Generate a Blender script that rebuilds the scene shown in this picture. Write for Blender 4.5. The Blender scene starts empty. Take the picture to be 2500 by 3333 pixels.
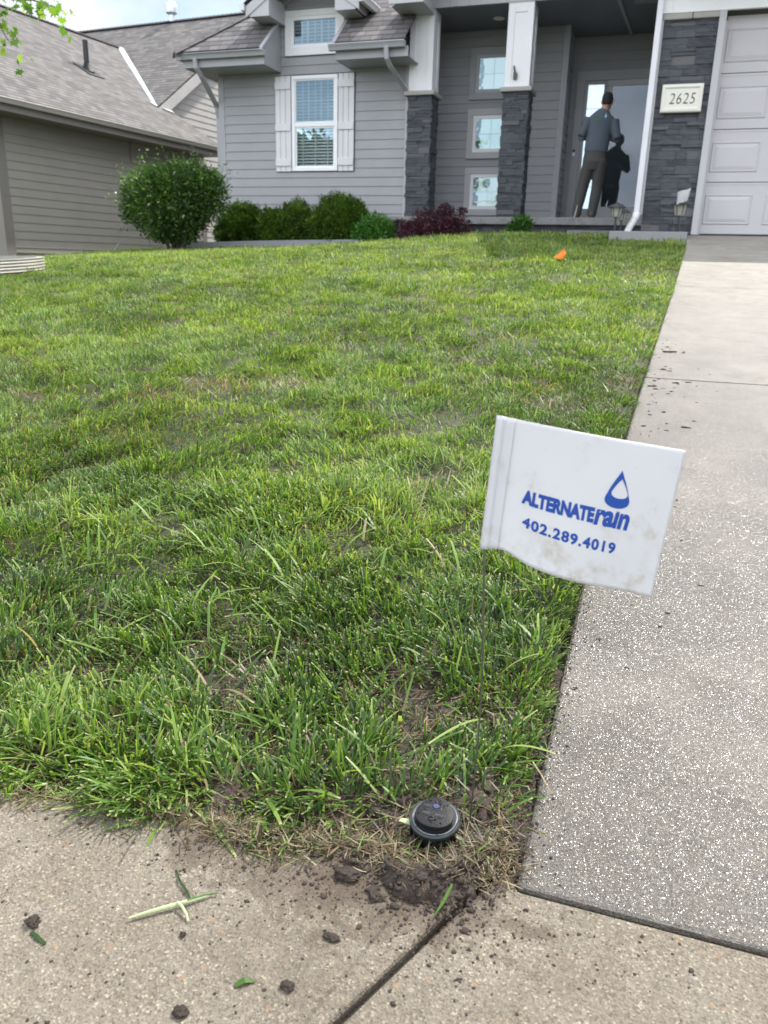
import bpy, bmesh, math, random
import numpy as np
from mathutils import Vector, Matrix, noise as mnoise
from mathutils.bvhtree import BVHTree
random.seed(7)
RNG = np.random.default_rng(11)
R = math.radians
scene = bpy.context.scene
col = scene.collection

# ------------------------------------------------------------------ camera
CAM = Vector((0, 0, 0.57))
pitch, roll, yaw = R(17.558), R(1.464), R(18.14)
fwd = Vector((-math.sin(yaw)*math.cos(pitch), math.cos(yaw)*math.cos(pitch), -math.sin(pitch)))
rt = Vector((math.cos(yaw), math.sin(yaw), 0))
up = rt.cross(fwd)
rt2 = rt*math.cos(roll) + up*math.sin(roll)
up2 = up*math.cos(roll) - rt*math.sin(roll)
cam_data = bpy.data.cameras.new('camera')
cam_data.sensor_fit = 'VERTICAL'
cam_data.sensor_height = 36.0
cam_data.sensor_width = 27.0
cam_data.lens = 36.0*2561/3333
cam_data.clip_start = 0.02
cam_data.clip_end = 2000
cam_data.dof.use_dof = True
cam_data.dof.focus_distance = 1.15
cam_data.dof.aperture_fstop = 11.0
cam = bpy.data.objects.new('camera', cam_data)
m = Matrix((rt2, up2, -fwd)).transposed().to_4x4()
m.translation = CAM
cam.matrix_world = m
col.objects.link(cam)
scene.camera = cam
scene.render.resolution_x = 768
scene.render.resolution_y = 1024

# ------------------------------------------------------------------ light
SUN_EL, SUN_AZ = R(51), R(24)          # azimuth from +Y towards +X
SUN_DIR = Vector((math.sin(SUN_AZ)*math.cos(SUN_EL), math.cos(SUN_AZ)*math.cos(SUN_EL), math.sin(SUN_EL)))
sd = bpy.data.lights.new('sun', 'SUN')
sd.energy = 3.9
sd.angle = R(0.9)
sd.color = (1.0, 0.955, 0.88)
sun = bpy.data.objects.new('sun', sd)
sun.rotation_euler = SUN_DIR.to_track_quat('Z', 'Y').to_euler()
sun.location = (5, 10, 15)
col.objects.link(sun)

world = bpy.data.worlds.new('World')
scene.world = world
world.use_nodes = True
wn, wl = world.node_tree.nodes, world.node_tree.links
wn.clear()
w_out = wn.new('ShaderNodeOutputWorld')
w_bg = wn.new('ShaderNodeBackground')
w_bg.inputs['Strength'].default_value = 0.15
w_sky = wn.new('ShaderNodeTexSky')
w_sky.sky_type = 'NISHITA'
w_sky.sun_disc = False
w_sky.sun_elevation = SUN_EL
w_sky.sun_rotation = SUN_AZ
w_sky.air_density = 1.0
w_sky.dust_density = 1.2
# procedural clouds laid over the sky by direction
w_tc = wn.new('ShaderNodeTexCoord')
w_map = wn.new('ShaderNodeMapping')
w_map.inputs['Scale'].default_value = (1.0, 1.0, 1.9)
w_map.inputs['Location'].default_value = (3.1, 1.7, 0.4)
w_n = wn.new('ShaderNodeTexNoise')
w_n.inputs['Scale'].default_value = 2.1
w_n.inputs['Detail'].default_value = 7
w_n.inputs['Roughness'].default_value = 0.52
w_n.inputs['Distortion'].default_value = 0.25
w_r = wn.new('ShaderNodeValToRGB')
w_r.color_ramp.elements[0].position = 0.30
w_r.color_ramp.elements[1].position = 0.50
w_n2 = wn.new('ShaderNodeTexNoise')
w_n2.inputs['Scale'].default_value = 5.0
w_n2.inputs['Detail'].default_value = 5
w_r2 = wn.new('ShaderNodeValToRGB')
w_r2.color_ramp.elements[0].position = 0.35
w_r2.color_ramp.elements[0].color = (6.5, 7.1, 8.2, 1)
w_r2.color_ramp.elements[1].position = 0.62
w_r2.color_ramp.elements[1].color = (12.5, 12.9, 13.6, 1)
w_mix = wn.new('ShaderNodeMixRGB')
wl.new(w_tc.outputs['Generated'], w_map.inputs['Vector'])
wl.new(w_map.outputs['Vector'], w_n.inputs['Vector'])
wl.new(w_map.outputs['Vector'], w_n2.inputs['Vector'])
wl.new(w_n.outputs['Fac'], w_r.inputs['Fac'])
wl.new(w_n2.outputs['Fac'], w_r2.inputs['Fac'])
wl.new(w_r.outputs['Color'], w_mix.inputs['Fac'])
wl.new(w_sky.outputs['Color'], w_mix.inputs['Color1'])
# clouds dimmed low over the roofs; overhead and behind the camera raised as added fill
w_sep = wn.new('ShaderNodeSeparateXYZ'); wl.new(w_tc.outputs['Generated'], w_sep.inputs[0])
w_el = wn.new('ShaderNodeMapRange'); w_el.interpolation_type = 'SMOOTHSTEP'
for k_, v_ in (('From Min', .30), ('From Max', .72), ('To Min', .40), ('To Max', .85)): w_el.inputs[k_].default_value = v_
wl.new(w_sep.outputs['Z'], w_el.inputs['Value'])
w_az = wn.new('ShaderNodeMapRange'); w_az.interpolation_type = 'SMOOTHSTEP'
for k_, v_ in (('From Min', -.35), ('From Max', .15), ('To Min', 1.0), ('To Max', 0.0)): w_az.inputs[k_].default_value = v_
wl.new(w_sep.outputs['Y'], w_az.inputs['Value'])
w_mx = wn.new('ShaderNodeMath'); w_mx.operation = 'MAXIMUM'
wl.new(w_el.outputs[0], w_mx.inputs[0]); wl.new(w_az.outputs[0], w_mx.inputs[1])
w_sc = wn.new('ShaderNodeVectorMath'); w_sc.operation = 'SCALE'
wl.new(w_r2.outputs['Color'], w_sc.inputs[0]); wl.new(w_mx.outputs[0], w_sc.inputs['Scale'])
wl.new(w_sc.outputs[0], w_mix.inputs['Color2'])
wl.new(w_mix.outputs['Color'], w_bg.inputs['Color'])
wl.new(w_bg.outputs['Background'], w_out.inputs['Surface'])

scene.view_settings.view_transform = 'Standard'
scene.view_settings.look = 'None'
scene.view_settings.exposure = 0.72
scene.view_settings.gamma = 1.0
scene.view_settings.use_curve_mapping = False
scene.cycles.max_bounces = 6
scene.cycles.transparent_max_bounces = 12

# ------------------------------------------------------------------ helpers
def tag(o, label=None, cat=None, group=None, kind=None):
    if label: o['label'] = label
    if cat: o['category'] = cat
    if group: o['group'] = group
    if kind: o['kind'] = kind
    return o

def origin_of(o):
    v = Vector((0, 0, 0))
    while o is not None:
        v = v + Vector(o.location)
        o = o.parent
    return v

def link_mesh(name, me, parent=None, loc=None):
    o = bpy.data.objects.new(name, me)
    col.objects.link(o)
    if parent is not None:
        o.parent = parent
        off = origin_of(parent)
    else:
        off = Vector(loc) if loc is not None else Vector((0, 0, 0))
        o.location = off
    if off.length > 0:
        n = len(me.vertices)
        a = np.empty(n*3, np.float32); me.vertices.foreach_get('co', a)
        a = a.reshape(-1, 3) - np.array(off, np.float32)
        me.vertices.foreach_set('co', a.ravel())
    me.update()
    return o

def empty(name, loc, label=None, cat=None, group=None):
    o = bpy.data.objects.new(name, None)
    o.location = loc
    o.empty_display_size = 0.1
    col.objects.link(o)
    return tag(o, label, cat, group)

class MB:
    """collects shapes in world coordinates; build() links them as ONE mesh"""
    def __init__(s):
        s.v = []; s.f = []; s.uv = {}; s.c = None
        s.fc = {}
    def face(s, pts, uv=None, colr=None):
        b = len(s.v)
        s.v += [tuple(p) for p in pts]
        s.f.append(tuple(range(b, b+len(pts))))
        if uv: s.uv[len(s.f)-1] = uv
        if colr is not None: s.fc[len(s.f)-1] = colr
    def box(s, a, b, colr=None):
        x0, y0, z0 = (min(a[i], b[i]) for i in range(3))
        x1, y1, z1 = (max(a[i], b[i]) for i in range(3))
        s.hexa([(x0,y0,z0),(x1,y0,z0),(x1,y1,z0),(x0,y1,z0),(x0,y0,z1),(x1,y0,z1),(x1,y1,z1),(x0,y1,z1)], colr)
    def hexa(s, p, colr=None):
        b = len(s.v)
        s.v += [tuple(q) for q in p]
        for f in ((0,3,2,1),(4,5,6,7),(0,1,5,4),(1,2,6,5),(2,3,7,6),(3,0,4,7)):
            s.f.append(tuple(b+i for i in f))
            if colr is not None: s.fc[len(s.f)-1] = colr
    def extrude(s, poly, d):
        """closed polygon (3d points) swept by vector d"""
        n = len(poly); b = len(s.v); d = Vector(d)
        s.v += [tuple(p) for p in poly] + [tuple(Vector(p)+d) for p in poly]
        s.f.append(tuple(b+i for i in reversed(range(n))))
        s.f.append(tuple(b+n+i for i in range(n)))
        for i in range(n):
            j = (i+1) % n
            s.f.append((b+i, b+j, b+n+j, b+n+i))
    def tube(s, pts, rad, seg=8, caps=True):
        pts = [Vector(p) for p in pts]
        if not hasattr(rad, '__len__'): rad = [rad]*len(pts)
        b = len(s.v); t0 = None; prev = None
        for i, p in enumerate(pts):
            t = (pts[min(i+1, len(pts)-1)] - pts[max(i-1, 0)]).normalized()
            if prev is None:
                a = Vector((0, 0, 1)) if abs(t.z) < .9 else Vector((1, 0, 0))
                n = t.cross(a).normalized()
            else:
                n = (prev - t*prev.dot(t)).normalized()
            prev = n; bn = t.cross(n)
            for k in range(seg):
                an = 2*math.pi*k/seg
                s.v.append(tuple(p + (n*math.cos(an)+bn*math.sin(an))*rad[i]))
        for i in range(len(pts)-1):
            for k in range(seg):
                k2 = (k+1) % seg
                s.f.append((b+i*seg+k, b+i*seg+k2, b+(i+1)*seg+k2, b+(i+1)*seg+k))
        if caps:
            s.f.append(tuple(b+k for k in reversed(range(seg))))
            s.f.append(tuple(b+(len(pts)-1)*seg+k for k in range(seg)))
    def lathe(s, c, prof, seg=32, axis=None):
        """prof: (radius, height) pairs around vertical axis through c"""
        b = len(s.v); c = Vector(c)
        M_ = axis if axis is not None else Matrix.Identity(3)
        for r_, h in prof:
            for k in range(seg):
                an = 2*math.pi*k/seg
                s.v.append(tuple(c + M_ @ Vector((r_*math.cos(an), r_*math.sin(an), h))))
        for i in range(len(prof)-1):
            for k in range(seg):
                k2 = (k+1) % seg
                s.f.append((b+i*seg+k, b+i*seg+k2, b+(i+1)*seg+k2, b+(i+1)*seg+k))
        s.f.append(tuple(b+k for k in reversed(range(seg))))
        s.f.append(tuple(b+(len(prof)-1)*seg+k for k in range(seg)))
    def build(s, name, mat, parent=None, loc=None, bevel=0, smooth=False):
        me = bpy.data.meshes.new(name)
        me.from_pydata(s.v, [], s.f)
        if s.uv:
            ul = me.uv_layers.new(name='uv')
            for fi, uvs in s.uv.items():
                for li, q in zip(me.polygons[fi].loop_indices, uvs): ul.data[li].uv = q
        if s.fc:
            at = me.color_attributes.new('tone', 'FLOAT_COLOR', 'CORNER')
            arr = np.ones((len(me.loops), 4), np.float32)*.5
            for fi, cc in s.fc.items():
                for li in me.polygons[fi].loop_indices: arr[li, :3] = cc
            at.data.foreach_set('color', arr.ravel())
        if not s.uv:
            bm = bmesh.new(); bm.from_mesh(me)
            bmesh.ops.recalc_face_normals(bm, faces=bm.faces)
            bm.to_mesh(me); bm.free()
        if mat is not None: me.materials.append(mat)
        o = link_mesh(name, me, parent, loc)
        if smooth:
            for p in me.polygons: p.use_smooth = True
            me.set_sharp_from_angle(angle=R(32))
        if bevel:
            bv = o.modifiers.new('bevel', 'BEVEL'); bv.width = bevel; bv.segments = 2
            bv.limit_method = 'ANGLE'; bv.angle_limit = R(40)
        return o

def np_mesh(name, verts, faces, mat, parent=None, loc=None, colr=None, smooth=False):
    """verts (n,3), faces (m,k) with equal k; colr (n,4) point colour"""
    me = bpy.data.meshes.new(name)
    n, (mf, k) = len(verts), faces.shape
    me.vertices.add(n)
    me.vertices.foreach_set('co', np.ascontiguousarray(verts, np.float32).ravel())
    me.loops.add(mf*k)
    me.loops.foreach_set('vertex_index', np.ascontiguousarray(faces, np.int32).ravel())
    me.polygons.add(mf)
    me.polygons.foreach_set('loop_start', np.arange(0, mf*k, k, dtype=np.int32))
    me.polygons.foreach_set('loop_total', np.full(mf, k, np.int32))
    if smooth: me.polygons.foreach_set('use_smooth', np.ones(mf, bool))
    me.update(calc_edges=True)
    if colr is not None:
        at = me.color_attributes.new('tone', 'FLOAT_COLOR', 'POINT')
        at.data.foreach_set('color', np.ascontiguousarray(colr, np.float32).ravel())
    if mat is not None: me.materials.append(mat)
    return link_mesh(name, me, parent, loc)

# value noise for numpy arrays
_P = RNG.random((256, 256)).astype(np.float64)
def vnoise(x, y, s=1.0, o=0):
    x = x/s + 17.3*o + 1000; y = y/s + 9.1*o + 1000
    xi = np.floor(x).astype(int); yi = np.floor(y).astype(int)
    fx = x-xi; fy = y-yi
    fx = fx*fx*(3-2*fx); fy = fy*fy*(3-2*fy)
    a = _P[xi & 255, yi & 255]; b = _P[(xi+1) & 255, yi & 255]
    c = _P[xi & 255, (yi+1) & 255]; d = _P[(xi+1) & 255, (yi+1) & 255]
    return (a*(1-fx)+b*fx)*(1-fy) + (c*(1-fx)+d*fx)*fy
def fbm(x, y, s, o=0, n=4):
    t = 0; a = .5; w = 0
    for i in range(n):
        t = t + a*vnoise(x, y, s/(2**i), o+i*3); w += a; a *= .55
    return t/w

# ------------------------------------------------------------------ materials
def new_mat(name):
    mt = bpy.data.materials.new(name); mt.use_nodes = True
    nt = mt.node_tree; nt.nodes.clear()
    out = nt.nodes.new('ShaderNodeOutputMaterial')
    return mt, nt, out
def N(nt, typ, inputs=None, **kw):
    n = nt.nodes.new(typ)
    for k, v in kw.items(): setattr(n, k, v)
    for k, v in (inputs or {}).items():
        if hasattr(v, 'is_output') or isinstance(v, bpy.types.NodeSocket): nt.links.new(v, n.inputs[k])
        else: n.inputs[k].default_value = v
    return n
def ramp(nt, fac, stops):
    n = nt.nodes.new('ShaderNodeValToRGB'); nt.links.new(fac, n.inputs['Fac'])
    el = n.color_ramp.elements
    while len(el) < len(stops): el.new(0.5)
    for e, (p, c) in zip(el, stops):
        e.position = p
        e.color = (c, c, c, 1) if not hasattr(c, '__len__') else (*c, 1)
    return n.outputs['Color']
def mixc(nt, fac, a, b, mode='MIX'):
    n = nt.nodes.new('ShaderNodeMixRGB'); n.blend_type = mode
    for k, v in (('Fac', fac), ('Color1', a), ('Color2', b)):
        if isinstance(v, bpy.types.NodeSocket): nt.links.new(v, n.inputs[k])
        elif k == 'Fac': n.inputs[k].default_value = v
        else: n.inputs[k].default_value = (*v, 1) if len(v) == 3 else v
    return n.outputs['Color']
def math_(nt, op, a, b=0.0, clamp=False):
    n = nt.nodes.new('ShaderNodeMath'); n.operation = op; n.use_clamp = clamp
    for i, v in enumerate((a, b)):
        if isinstance(v, bpy.types.NodeSocket): nt.links.new(v, n.inputs[i])
        else: n.inputs[i].default_value = v
    return n.outputs[0]
def noise(nt, scale, detail=4, rough=.55, vec=None, dist=0.0):
    n = nt.nodes.new('ShaderNodeTexNoise')
    n.inputs['Scale'].default_value = scale; n.inputs['Detail'].default_value = detail
    n.inputs['Roughness'].default_value = rough; n.inputs['Distortion'].default_value = dist
    if vec is None:
        tc = nt.nodes.new('ShaderNodeTexCoord'); vec = tc.outputs['Object']
    nt.links.new(vec, n.inputs['Vector'])
    return n.outputs['Fac']
def objvec(nt, scale=(1, 1, 1), rot=(0, 0, 0)):
    tc = nt.nodes.new('ShaderNodeTexCoord'); mp = nt.nodes.new('ShaderNodeMapping')
    mp.inputs['Scale'].default_value = scale; mp.inputs['Rotation'].default_value = rot
    nt.links.new(tc.outputs['Object'], mp.inputs['Vector'])
    return mp.outputs['Vector']
def bump(nt, h, strength=.3, dist=.002, normal=None):
    n = nt.nodes.new('ShaderNodeBump'); n.inputs['Strength'].default_value = strength
    n.inputs['Distance'].default_value = dist
    nt.links.new(h, n.inputs['Height'])
    if normal is not None: nt.links.new(normal, n.inputs['Normal'])
    return n.outputs['Normal']
def principled(nt, out, base=None, rough=.6, spec=.5, normal=None, metal=0.0, **kw):
    p = nt.nodes.new('ShaderNodeBsdfPrincipled')
    for k, v in (('Base Color', base), ('Roughness', rough), ('Specular IOR Level', spec), ('Metallic', metal), ('Normal', normal)) + tuple(kw.items()):
        if v is None: continue
        if isinstance(v, bpy.types.NodeSocket): nt.links.new(v, p.inputs[k])
        elif k.endswith('Color') or k == 'Base Color': p.inputs[k].default_value = (*v, 1)
        else: p.inputs[k].default_value = v
    nt.links.new(p.outputs[0], out.inputs['Surface'])
    return p

def painted(name, c, rough=.55, var=.12, grain=0.0, scale=3.0, spec=.4):
    """paint or coated board: faint mottling, faint dirt, fine bump"""
    mt, nt, out = new_mat(name)
    n1 = noise(nt, scale, 5)
    base = mixc(nt, ramp(nt, n1, [(.3, 0.0), (.7, 1.0)]), tuple(x*(1-var) for x in c), tuple(min(1, x*(1+var*.5)) for x in c))
    n2 = noise(nt, 60, 3)
    nb = bump(nt, n2, .25, .001)
    if grain:
        g = noise(nt, 1, 6, .6, objvec(nt, (6, 6, 90)))
        nb = bump(nt, g, grain, .004, nb)
        base = mixc(nt, math_(nt, 'MULTIPLY', g, .25), base, tuple(x*.75 for x in c))
    principled(nt, out, base, rough, spec, nb)
    return mt

def mat_grass():
    mt, nt, out = new_mat('grass_blades')
    at = N(nt, 'ShaderNodeVertexColor', layer_name='tone')
    sep = N(nt, 'ShaderNodeSeparateColor', {'Color': at.outputs['Color']})
    tone, along, dead = sep.outputs[0], sep.outputs[1], sep.outputs[2]
    green = ramp(nt, tone, [(0.0, (.020, .048, .012)), (.28, (.050, .110, .020)), (.58, (.105, .205, .032)), (.82, (.185, .300, .052)), (1.0, (.34, .42, .14))])
    straw = ramp(nt, tone, [(0.0, (.075, .050, .032)), (.5, (.19, .135, .080)), (1.0, (.44, .37, .24))])
    c = mixc(nt, dead, green, straw)
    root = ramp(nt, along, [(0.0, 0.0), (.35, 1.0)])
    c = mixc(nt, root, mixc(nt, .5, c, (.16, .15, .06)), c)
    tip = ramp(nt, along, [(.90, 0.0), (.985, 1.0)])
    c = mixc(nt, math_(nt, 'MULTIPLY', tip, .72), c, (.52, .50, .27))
    p = principled(nt, out, c, .45, .42)
    tr = N(nt, 'ShaderNodeBsdfTranslucent')
    c2 = mixc(nt, 1.0, c, (1.5, 1.42, .62), 'MULTIPLY')
    nt.links.new(c2, tr.inputs['Color'])
    mx = N(nt, 'ShaderNodeMixShader', {'Fac': .42})
    nt.links.new(p.outputs[0], mx.inputs[1]); nt.links.new(tr.outputs[0], mx.inputs[2])
    nt.links.new(mx.outputs[0], out.inputs['Surface'])
    return mt

def mat_leaf(name, stops, trans=.35, rough=.45, tint=(1.3, 1.4, .5)):
    mt, nt, out = new_mat(name)
    at = N(nt, 'ShaderNodeVertexColor', layer_name='tone')
    sep = N(nt, 'ShaderNodeSeparateColor', {'Color': at.outputs['Color']})
    c = ramp(nt, sep.outputs[0], stops)
    p = principled(nt, out, c, rough, .45)
    tr = N(nt, 'ShaderNodeBsdfTranslucent')
    nt.links.new(mixc(nt, 1.0, c, tint, 'MULTIPLY'), tr.inputs['Color'])
    mx = N(nt, 'ShaderNodeMixShader', {'Fac': trans})
    nt.links.new(p.outputs[0], mx.inputs[1]); nt.links.new(tr.outputs[0], mx.inputs[2])
    nt.links.new(mx.outputs[0], out.inputs['Surface'])
    return mt

def mat_concrete(name, tone=(.21, .195, .165), wet=0.0, broom=0.35, dark=0.0, dirt=False):
    mt, nt, out = new_mat(name)
    tc = nt.nodes.new('ShaderNodeTexCoord'); O = tc.outputs['Object']
    big = noise(nt, 1.7, 6, .6, O)
    mid = noise(nt, 14, 6, .65, O)
    c = mixc(nt, ramp(nt, big, [(.3, 0.), (.7, 1.)]), tuple(x*.80 for x in tone), tuple(x*1.15 for x in tone))
    c = mixc(nt, ramp(nt, mid, [(.38, 0.), (.62, .55)]), c, (tone[0]*.72, tone[1]*.68, tone[2]*.62))
    # sand and fine aggregate showing in the worn surface
    v1 = N(nt, 'ShaderNodeTexVoronoi', {'Vector': O, 'Scale': 520.0})
    sepv = N(nt, 'ShaderNodeSeparateColor', {'Color': v1.outputs['Color']})
    sp = ramp(nt, sepv.outputs[0], [(0.0, (.45, .42, .38)), (.30, (.85, .84, .80)), (.7, (1.05, 1.03, 1.0)), (.92, (1.35, 1.32, 1.25)), (1.0, (2.2, 2.15, 2.0))])
    c = mixc(nt, .75, c, sp, 'MULTIPLY')
    v2 = N(nt, 'ShaderNodeTexVoronoi', {'Vector': O, 'Scale': 130.0})
    s2 = N(nt, 'ShaderNodeSeparateColor', {'Color': v2.outputs['Color']})
    peb = math_(nt, 'MULTIPLY', ramp(nt, s2.outputs[1], [(.90, 0.), (.93, 1.)]), ramp(nt, v2.outputs['Distance'], [(.22, 1.), (.42, 0.)]))
    pc = ramp(nt, s2.outputs[2], [(0.0, (.30, .15, .08)), (.35, (.32, .24, .12)), (.6, (.10, .09, .08)), (1.0, (.42, .40, .35))])
    c = mixc(nt, math_(nt, 'MULTIPLY', peb, .4), c, pc)
    # soil staining that fades away from the lawn corner
    st = noise(nt, 5.5, 6, .7, O, .3)
    c = mixc(nt, math_(nt, 'MULTIPLY', ramp(nt, st, [(.50, 0.), (.66, 1.)]), .45+dark), c, (.085, .068, .050))
    if dirt:
        # mud trodden off the dug corner: thick near it, thinning out in ragged tongues
        sh_ = N(nt, 'ShaderNodeVectorMath', {0: O, 1: (.215, -.600, 0)}, operation='ADD')
        sc_ = N(nt, 'ShaderNodeVectorMath', {0: sh_.outputs[0], 1: (5.2, 12.0, 1.0)}, operation='MULTIPLY')
        ln_ = N(nt, 'ShaderNodeVectorMath', {0: sc_.outputs[0]}, operation='LENGTH').outputs['Value']
        rag = math_(nt, 'MULTIPLY', math_(nt, 'SUBTRACT', noise(nt, 22, 7, .72, O, .6), .5), 3.0)
        dm = ramp(nt, math_(nt, 'ADD', ln_, rag), [(.25, .88), (.95, .42), (1.5, 0.)])
        c = mixc(nt, dm, c, (.070, .050, .034))
    # surface relief
    h1 = noise(nt, 380, 4, .7, O)
    h2 = noise(nt, 1, 4, .6, objvec(nt, (9, 260, 9), (0, 0, R(-4))))
    nb = bump(nt, v1.outputs['Distance'], .55, .0016)
    nb = bump(nt, h1, .6, .0022, nb)
    nb = bump(nt, h2, broom, .0022, nb)
    nb = bump(nt, mid, .3, .004, nb)
    if wet > 0:
        wn_ = noise(nt, 2.2, 5, .6, O)
        wf = ramp(nt, wn_, [(.22, .35), (.5, 1.)])
        wy = N(nt, 'ShaderNodeSeparateXYZ', {'Vector': O}).outputs['Y']
        wf = math_(nt, 'MULTIPLY', wf, ramp(nt, math_(nt, 'DIVIDE', wy, 10.0), [(.16, 1.0), (.50, .45), (.66, .0)]), True)
        c = mixc(nt, wf, c, mixc(nt, 1.0, c, (.34, .325, .305), 'MULTIPLY'))
        rg = ramp(nt, wf, [(0., .75), (1., .34)])
        p = principled(nt, out, c, rg, .5, nb)
        # a water film over sand grains: every grain tilts its own small mirror
        def tilt(scale, k):
            g = N(nt, 'ShaderNodeTexVoronoi', {'Vector': O, 'Scale': scale})
            a_ = N(nt, 'ShaderNodeVectorMath', {0: g.outputs['Color'], 1: (.5, .5, .5)}, operation='SUBTRACT')
            s_ = N(nt, 'ShaderNodeVectorMath', {0: a_.outputs[0]}, operation='SCALE'); s_.inputs['Scale'].default_value = k
            return s_.outputs[0]
        geo = nt.nodes.new('ShaderNodeNewGeometry')
        s1_ = N(nt, 'ShaderNodeVectorMath', {0: geo.outputs['Normal'], 1: tilt(820.0, .58)}, operation='ADD')
        s2_ = N(nt, 'ShaderNodeVectorMath', {0: s1_.outputs[0], 1: tilt(2000.0, .24)}, operation='ADD')
        s3_ = N(nt, 'ShaderNodeVectorMath', {0: s2_.outputs[0]}, operation='NORMALIZE')
        nt.links.new(s3_.outputs[0], p.inputs['Coat Normal']); p.inputs['Coat Roughness'].default_value = .15
        nt.links.new(math_(nt, 'MULTIPLY', wf, .26), p.inputs['Coat Weight'])
    else:
        principled(nt, out, c, .78, .35, nb)
    return mt

def mat_soil(name='soil', c0=(.016, .010, .007), c1=(.062, .040, .026)):
    mt, nt, out = new_mat(name)
    O = nt.nodes.new('ShaderNodeTexCoord').outputs['Object']
    a = noise(nt, 45, 7, .7, O); b = noise(nt, 260, 5, .7, O)
    c = mixc(nt, ramp(nt, a, [(.3, 0.), (.7, 1.)]), c0, c1)
    c = mixc(nt, ramp(nt, b, [(.55, 0.), (.75, .6)]), c, tuple(x*1.7 for x in c1))
    nb = bump(nt, b, .8, .003); nb = bump(nt, a, .8, .008, nb)
    principled(nt, out, c, .62, .45, nb)
    return mt

def mat_shingle(name, cs, mortar=.02):
    """laminated shingles laid by uv in metres (u along the eave, v up the slope)"""
    mt, nt, out = new_mat(name)
    uv = N(nt, 'ShaderNodeUVMap', uv_map='uv').outputs['UV']
    br = N(nt, 'ShaderNodeTexBrick', {'Vector': uv, 'Scale': 1.0, 'Mortar Size': .006, 'Brick Width': .24, 'Row Height': .142, 'Color1': (0, 0, 0, 1), 'Color2': (1, 1, 1, 1), 'Mortar': (0, 0, 0, 1), 'Bias': 0.0})
    br.offset = .37; br.offset_frequency = 2; br.squash = .7; br.squash_frequency = 3
    n1 = noise(nt, 5, 4, .6, uv); n2 = noise(nt, 220, 3, .7, uv)
    f = mixc(nt, .38, br.outputs['Color'], n1)
    c = ramp(nt, f, [(.15, cs[0]), (.45, cs[1]), (.8, cs[2])])
    c = mixc(nt, ramp(nt, n2, [(.4, 0.), (.75, .5)]), c, tuple(x*1.5 for x in cs[2]))
    sx = N(nt, 'ShaderNodeSeparateXYZ', {'Vector': uv}).outputs['Y']
    row = math_(nt, 'FRACT', math_(nt, 'DIVIDE', sx, .142))
    edge = ramp(nt, row, [(.0, 1.0), (.12, .7), (.26, .0), (1.0, .0)])
    c = mixc(nt, math_(nt, 'MULTIPLY', edge, .8), c, (.02, .018, .017))
    c = mixc(nt, math_(nt, 'MULTIPLY', br.outputs['Fac'], .4), c, (.03, .027, .025))
    hh = math_(nt, 'ADD', math_(nt, 'SUBTRACT', 1.0, row), math_(nt, 'MULTIPLY', br.outputs['Color'], .35))
    nb = bump(nt, hh, .7, .012); nb = bump(nt, n2, .35, .003, nb)
    principled(nt, out, c, .85, .25, nb)
    return mt

def mat_stone():
    mt, nt, out = new_mat('ledger_stone')
    at = N(nt, 'ShaderNodeVertexColor', layer_name='tone')
    sep = N(nt, 'ShaderNodeSeparateColor', {'Color': at.outputs['Color']})
    c = ramp(nt, sep.outputs[0], [(0., (.030, .033, .040)), (.5, (.058, .063, .074)), (.85, (.085, .090, .102)), (1., (.13, .125, .125))])
    a = noise(nt, 1, 6, .7, objvec(nt, (12, 12, 40)))
    c = mixc(nt, ramp(nt, a, [(.4, 0.), (.7, .5)]), c, (.12, .12, .13))
    nb = bump(nt, a, .8, .012); nb = bump(nt, noise(nt, 90, 4), .4, .003, nb)
    principled(nt, out, c, .7, .4, nb)
    return mt

def mat_plain(name, c, rough=.5, metal=0., spec=.5, bumpy=0., scale=80):
    mt, nt, out = new_mat(name)
    n1 = noise(nt, scale, 4)
    cc = mixc(nt, n1, tuple(x*.85 for x in c), tuple(min(1, x*1.1) for x in c))
    nb = bump(nt, n1, bumpy, .002) if bumpy else None
    principled(nt, out, cc, rough, spec, nb, metal)
    return mt

def mat_glass(name, ior=1.9, tint=(.80, .92, 1.0), rough=.0):
    """thin pane: reflects by Fresnel, lets the rest through"""
    mt, nt, out = new_mat(name)
    fr = N(nt, 'ShaderNodeFresnel', {'IOR': ior})
    w = noise(nt, 2.2, 2)
    nb = bump(nt, w, .05, .02)
    gl = N(nt, 'ShaderNodeBsdfGlossy', {'Color': (*tint, 1), 'Roughness': rough, 'Normal': nb})
    tp = N(nt, 'ShaderNodeBsdfTransparent', {'Color': (.82, .87, .88, 1)})
    mx = N(nt, 'ShaderNodeMixShader', {'Fac': fr.outputs[0]})
    nt.links.new(tp.outputs[0], mx.inputs[1]); nt.links.new(gl.outputs[0], mx.inputs[2])
    nt.links.new(mx.outputs[0], out.inputs['Surface'])
    return mt

def mat_glow(name, c, e):
    """curtain with its own glow, standing in for daylight from behind"""
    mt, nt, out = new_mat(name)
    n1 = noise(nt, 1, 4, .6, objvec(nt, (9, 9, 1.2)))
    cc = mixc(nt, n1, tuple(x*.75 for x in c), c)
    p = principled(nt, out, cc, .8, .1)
    nt.links.new(cc, p.inputs['Emission Color']); p.inputs['Emission Strength'].default_value = e  # added emission in place of daylight coming through the cloth
    return mt

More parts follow.
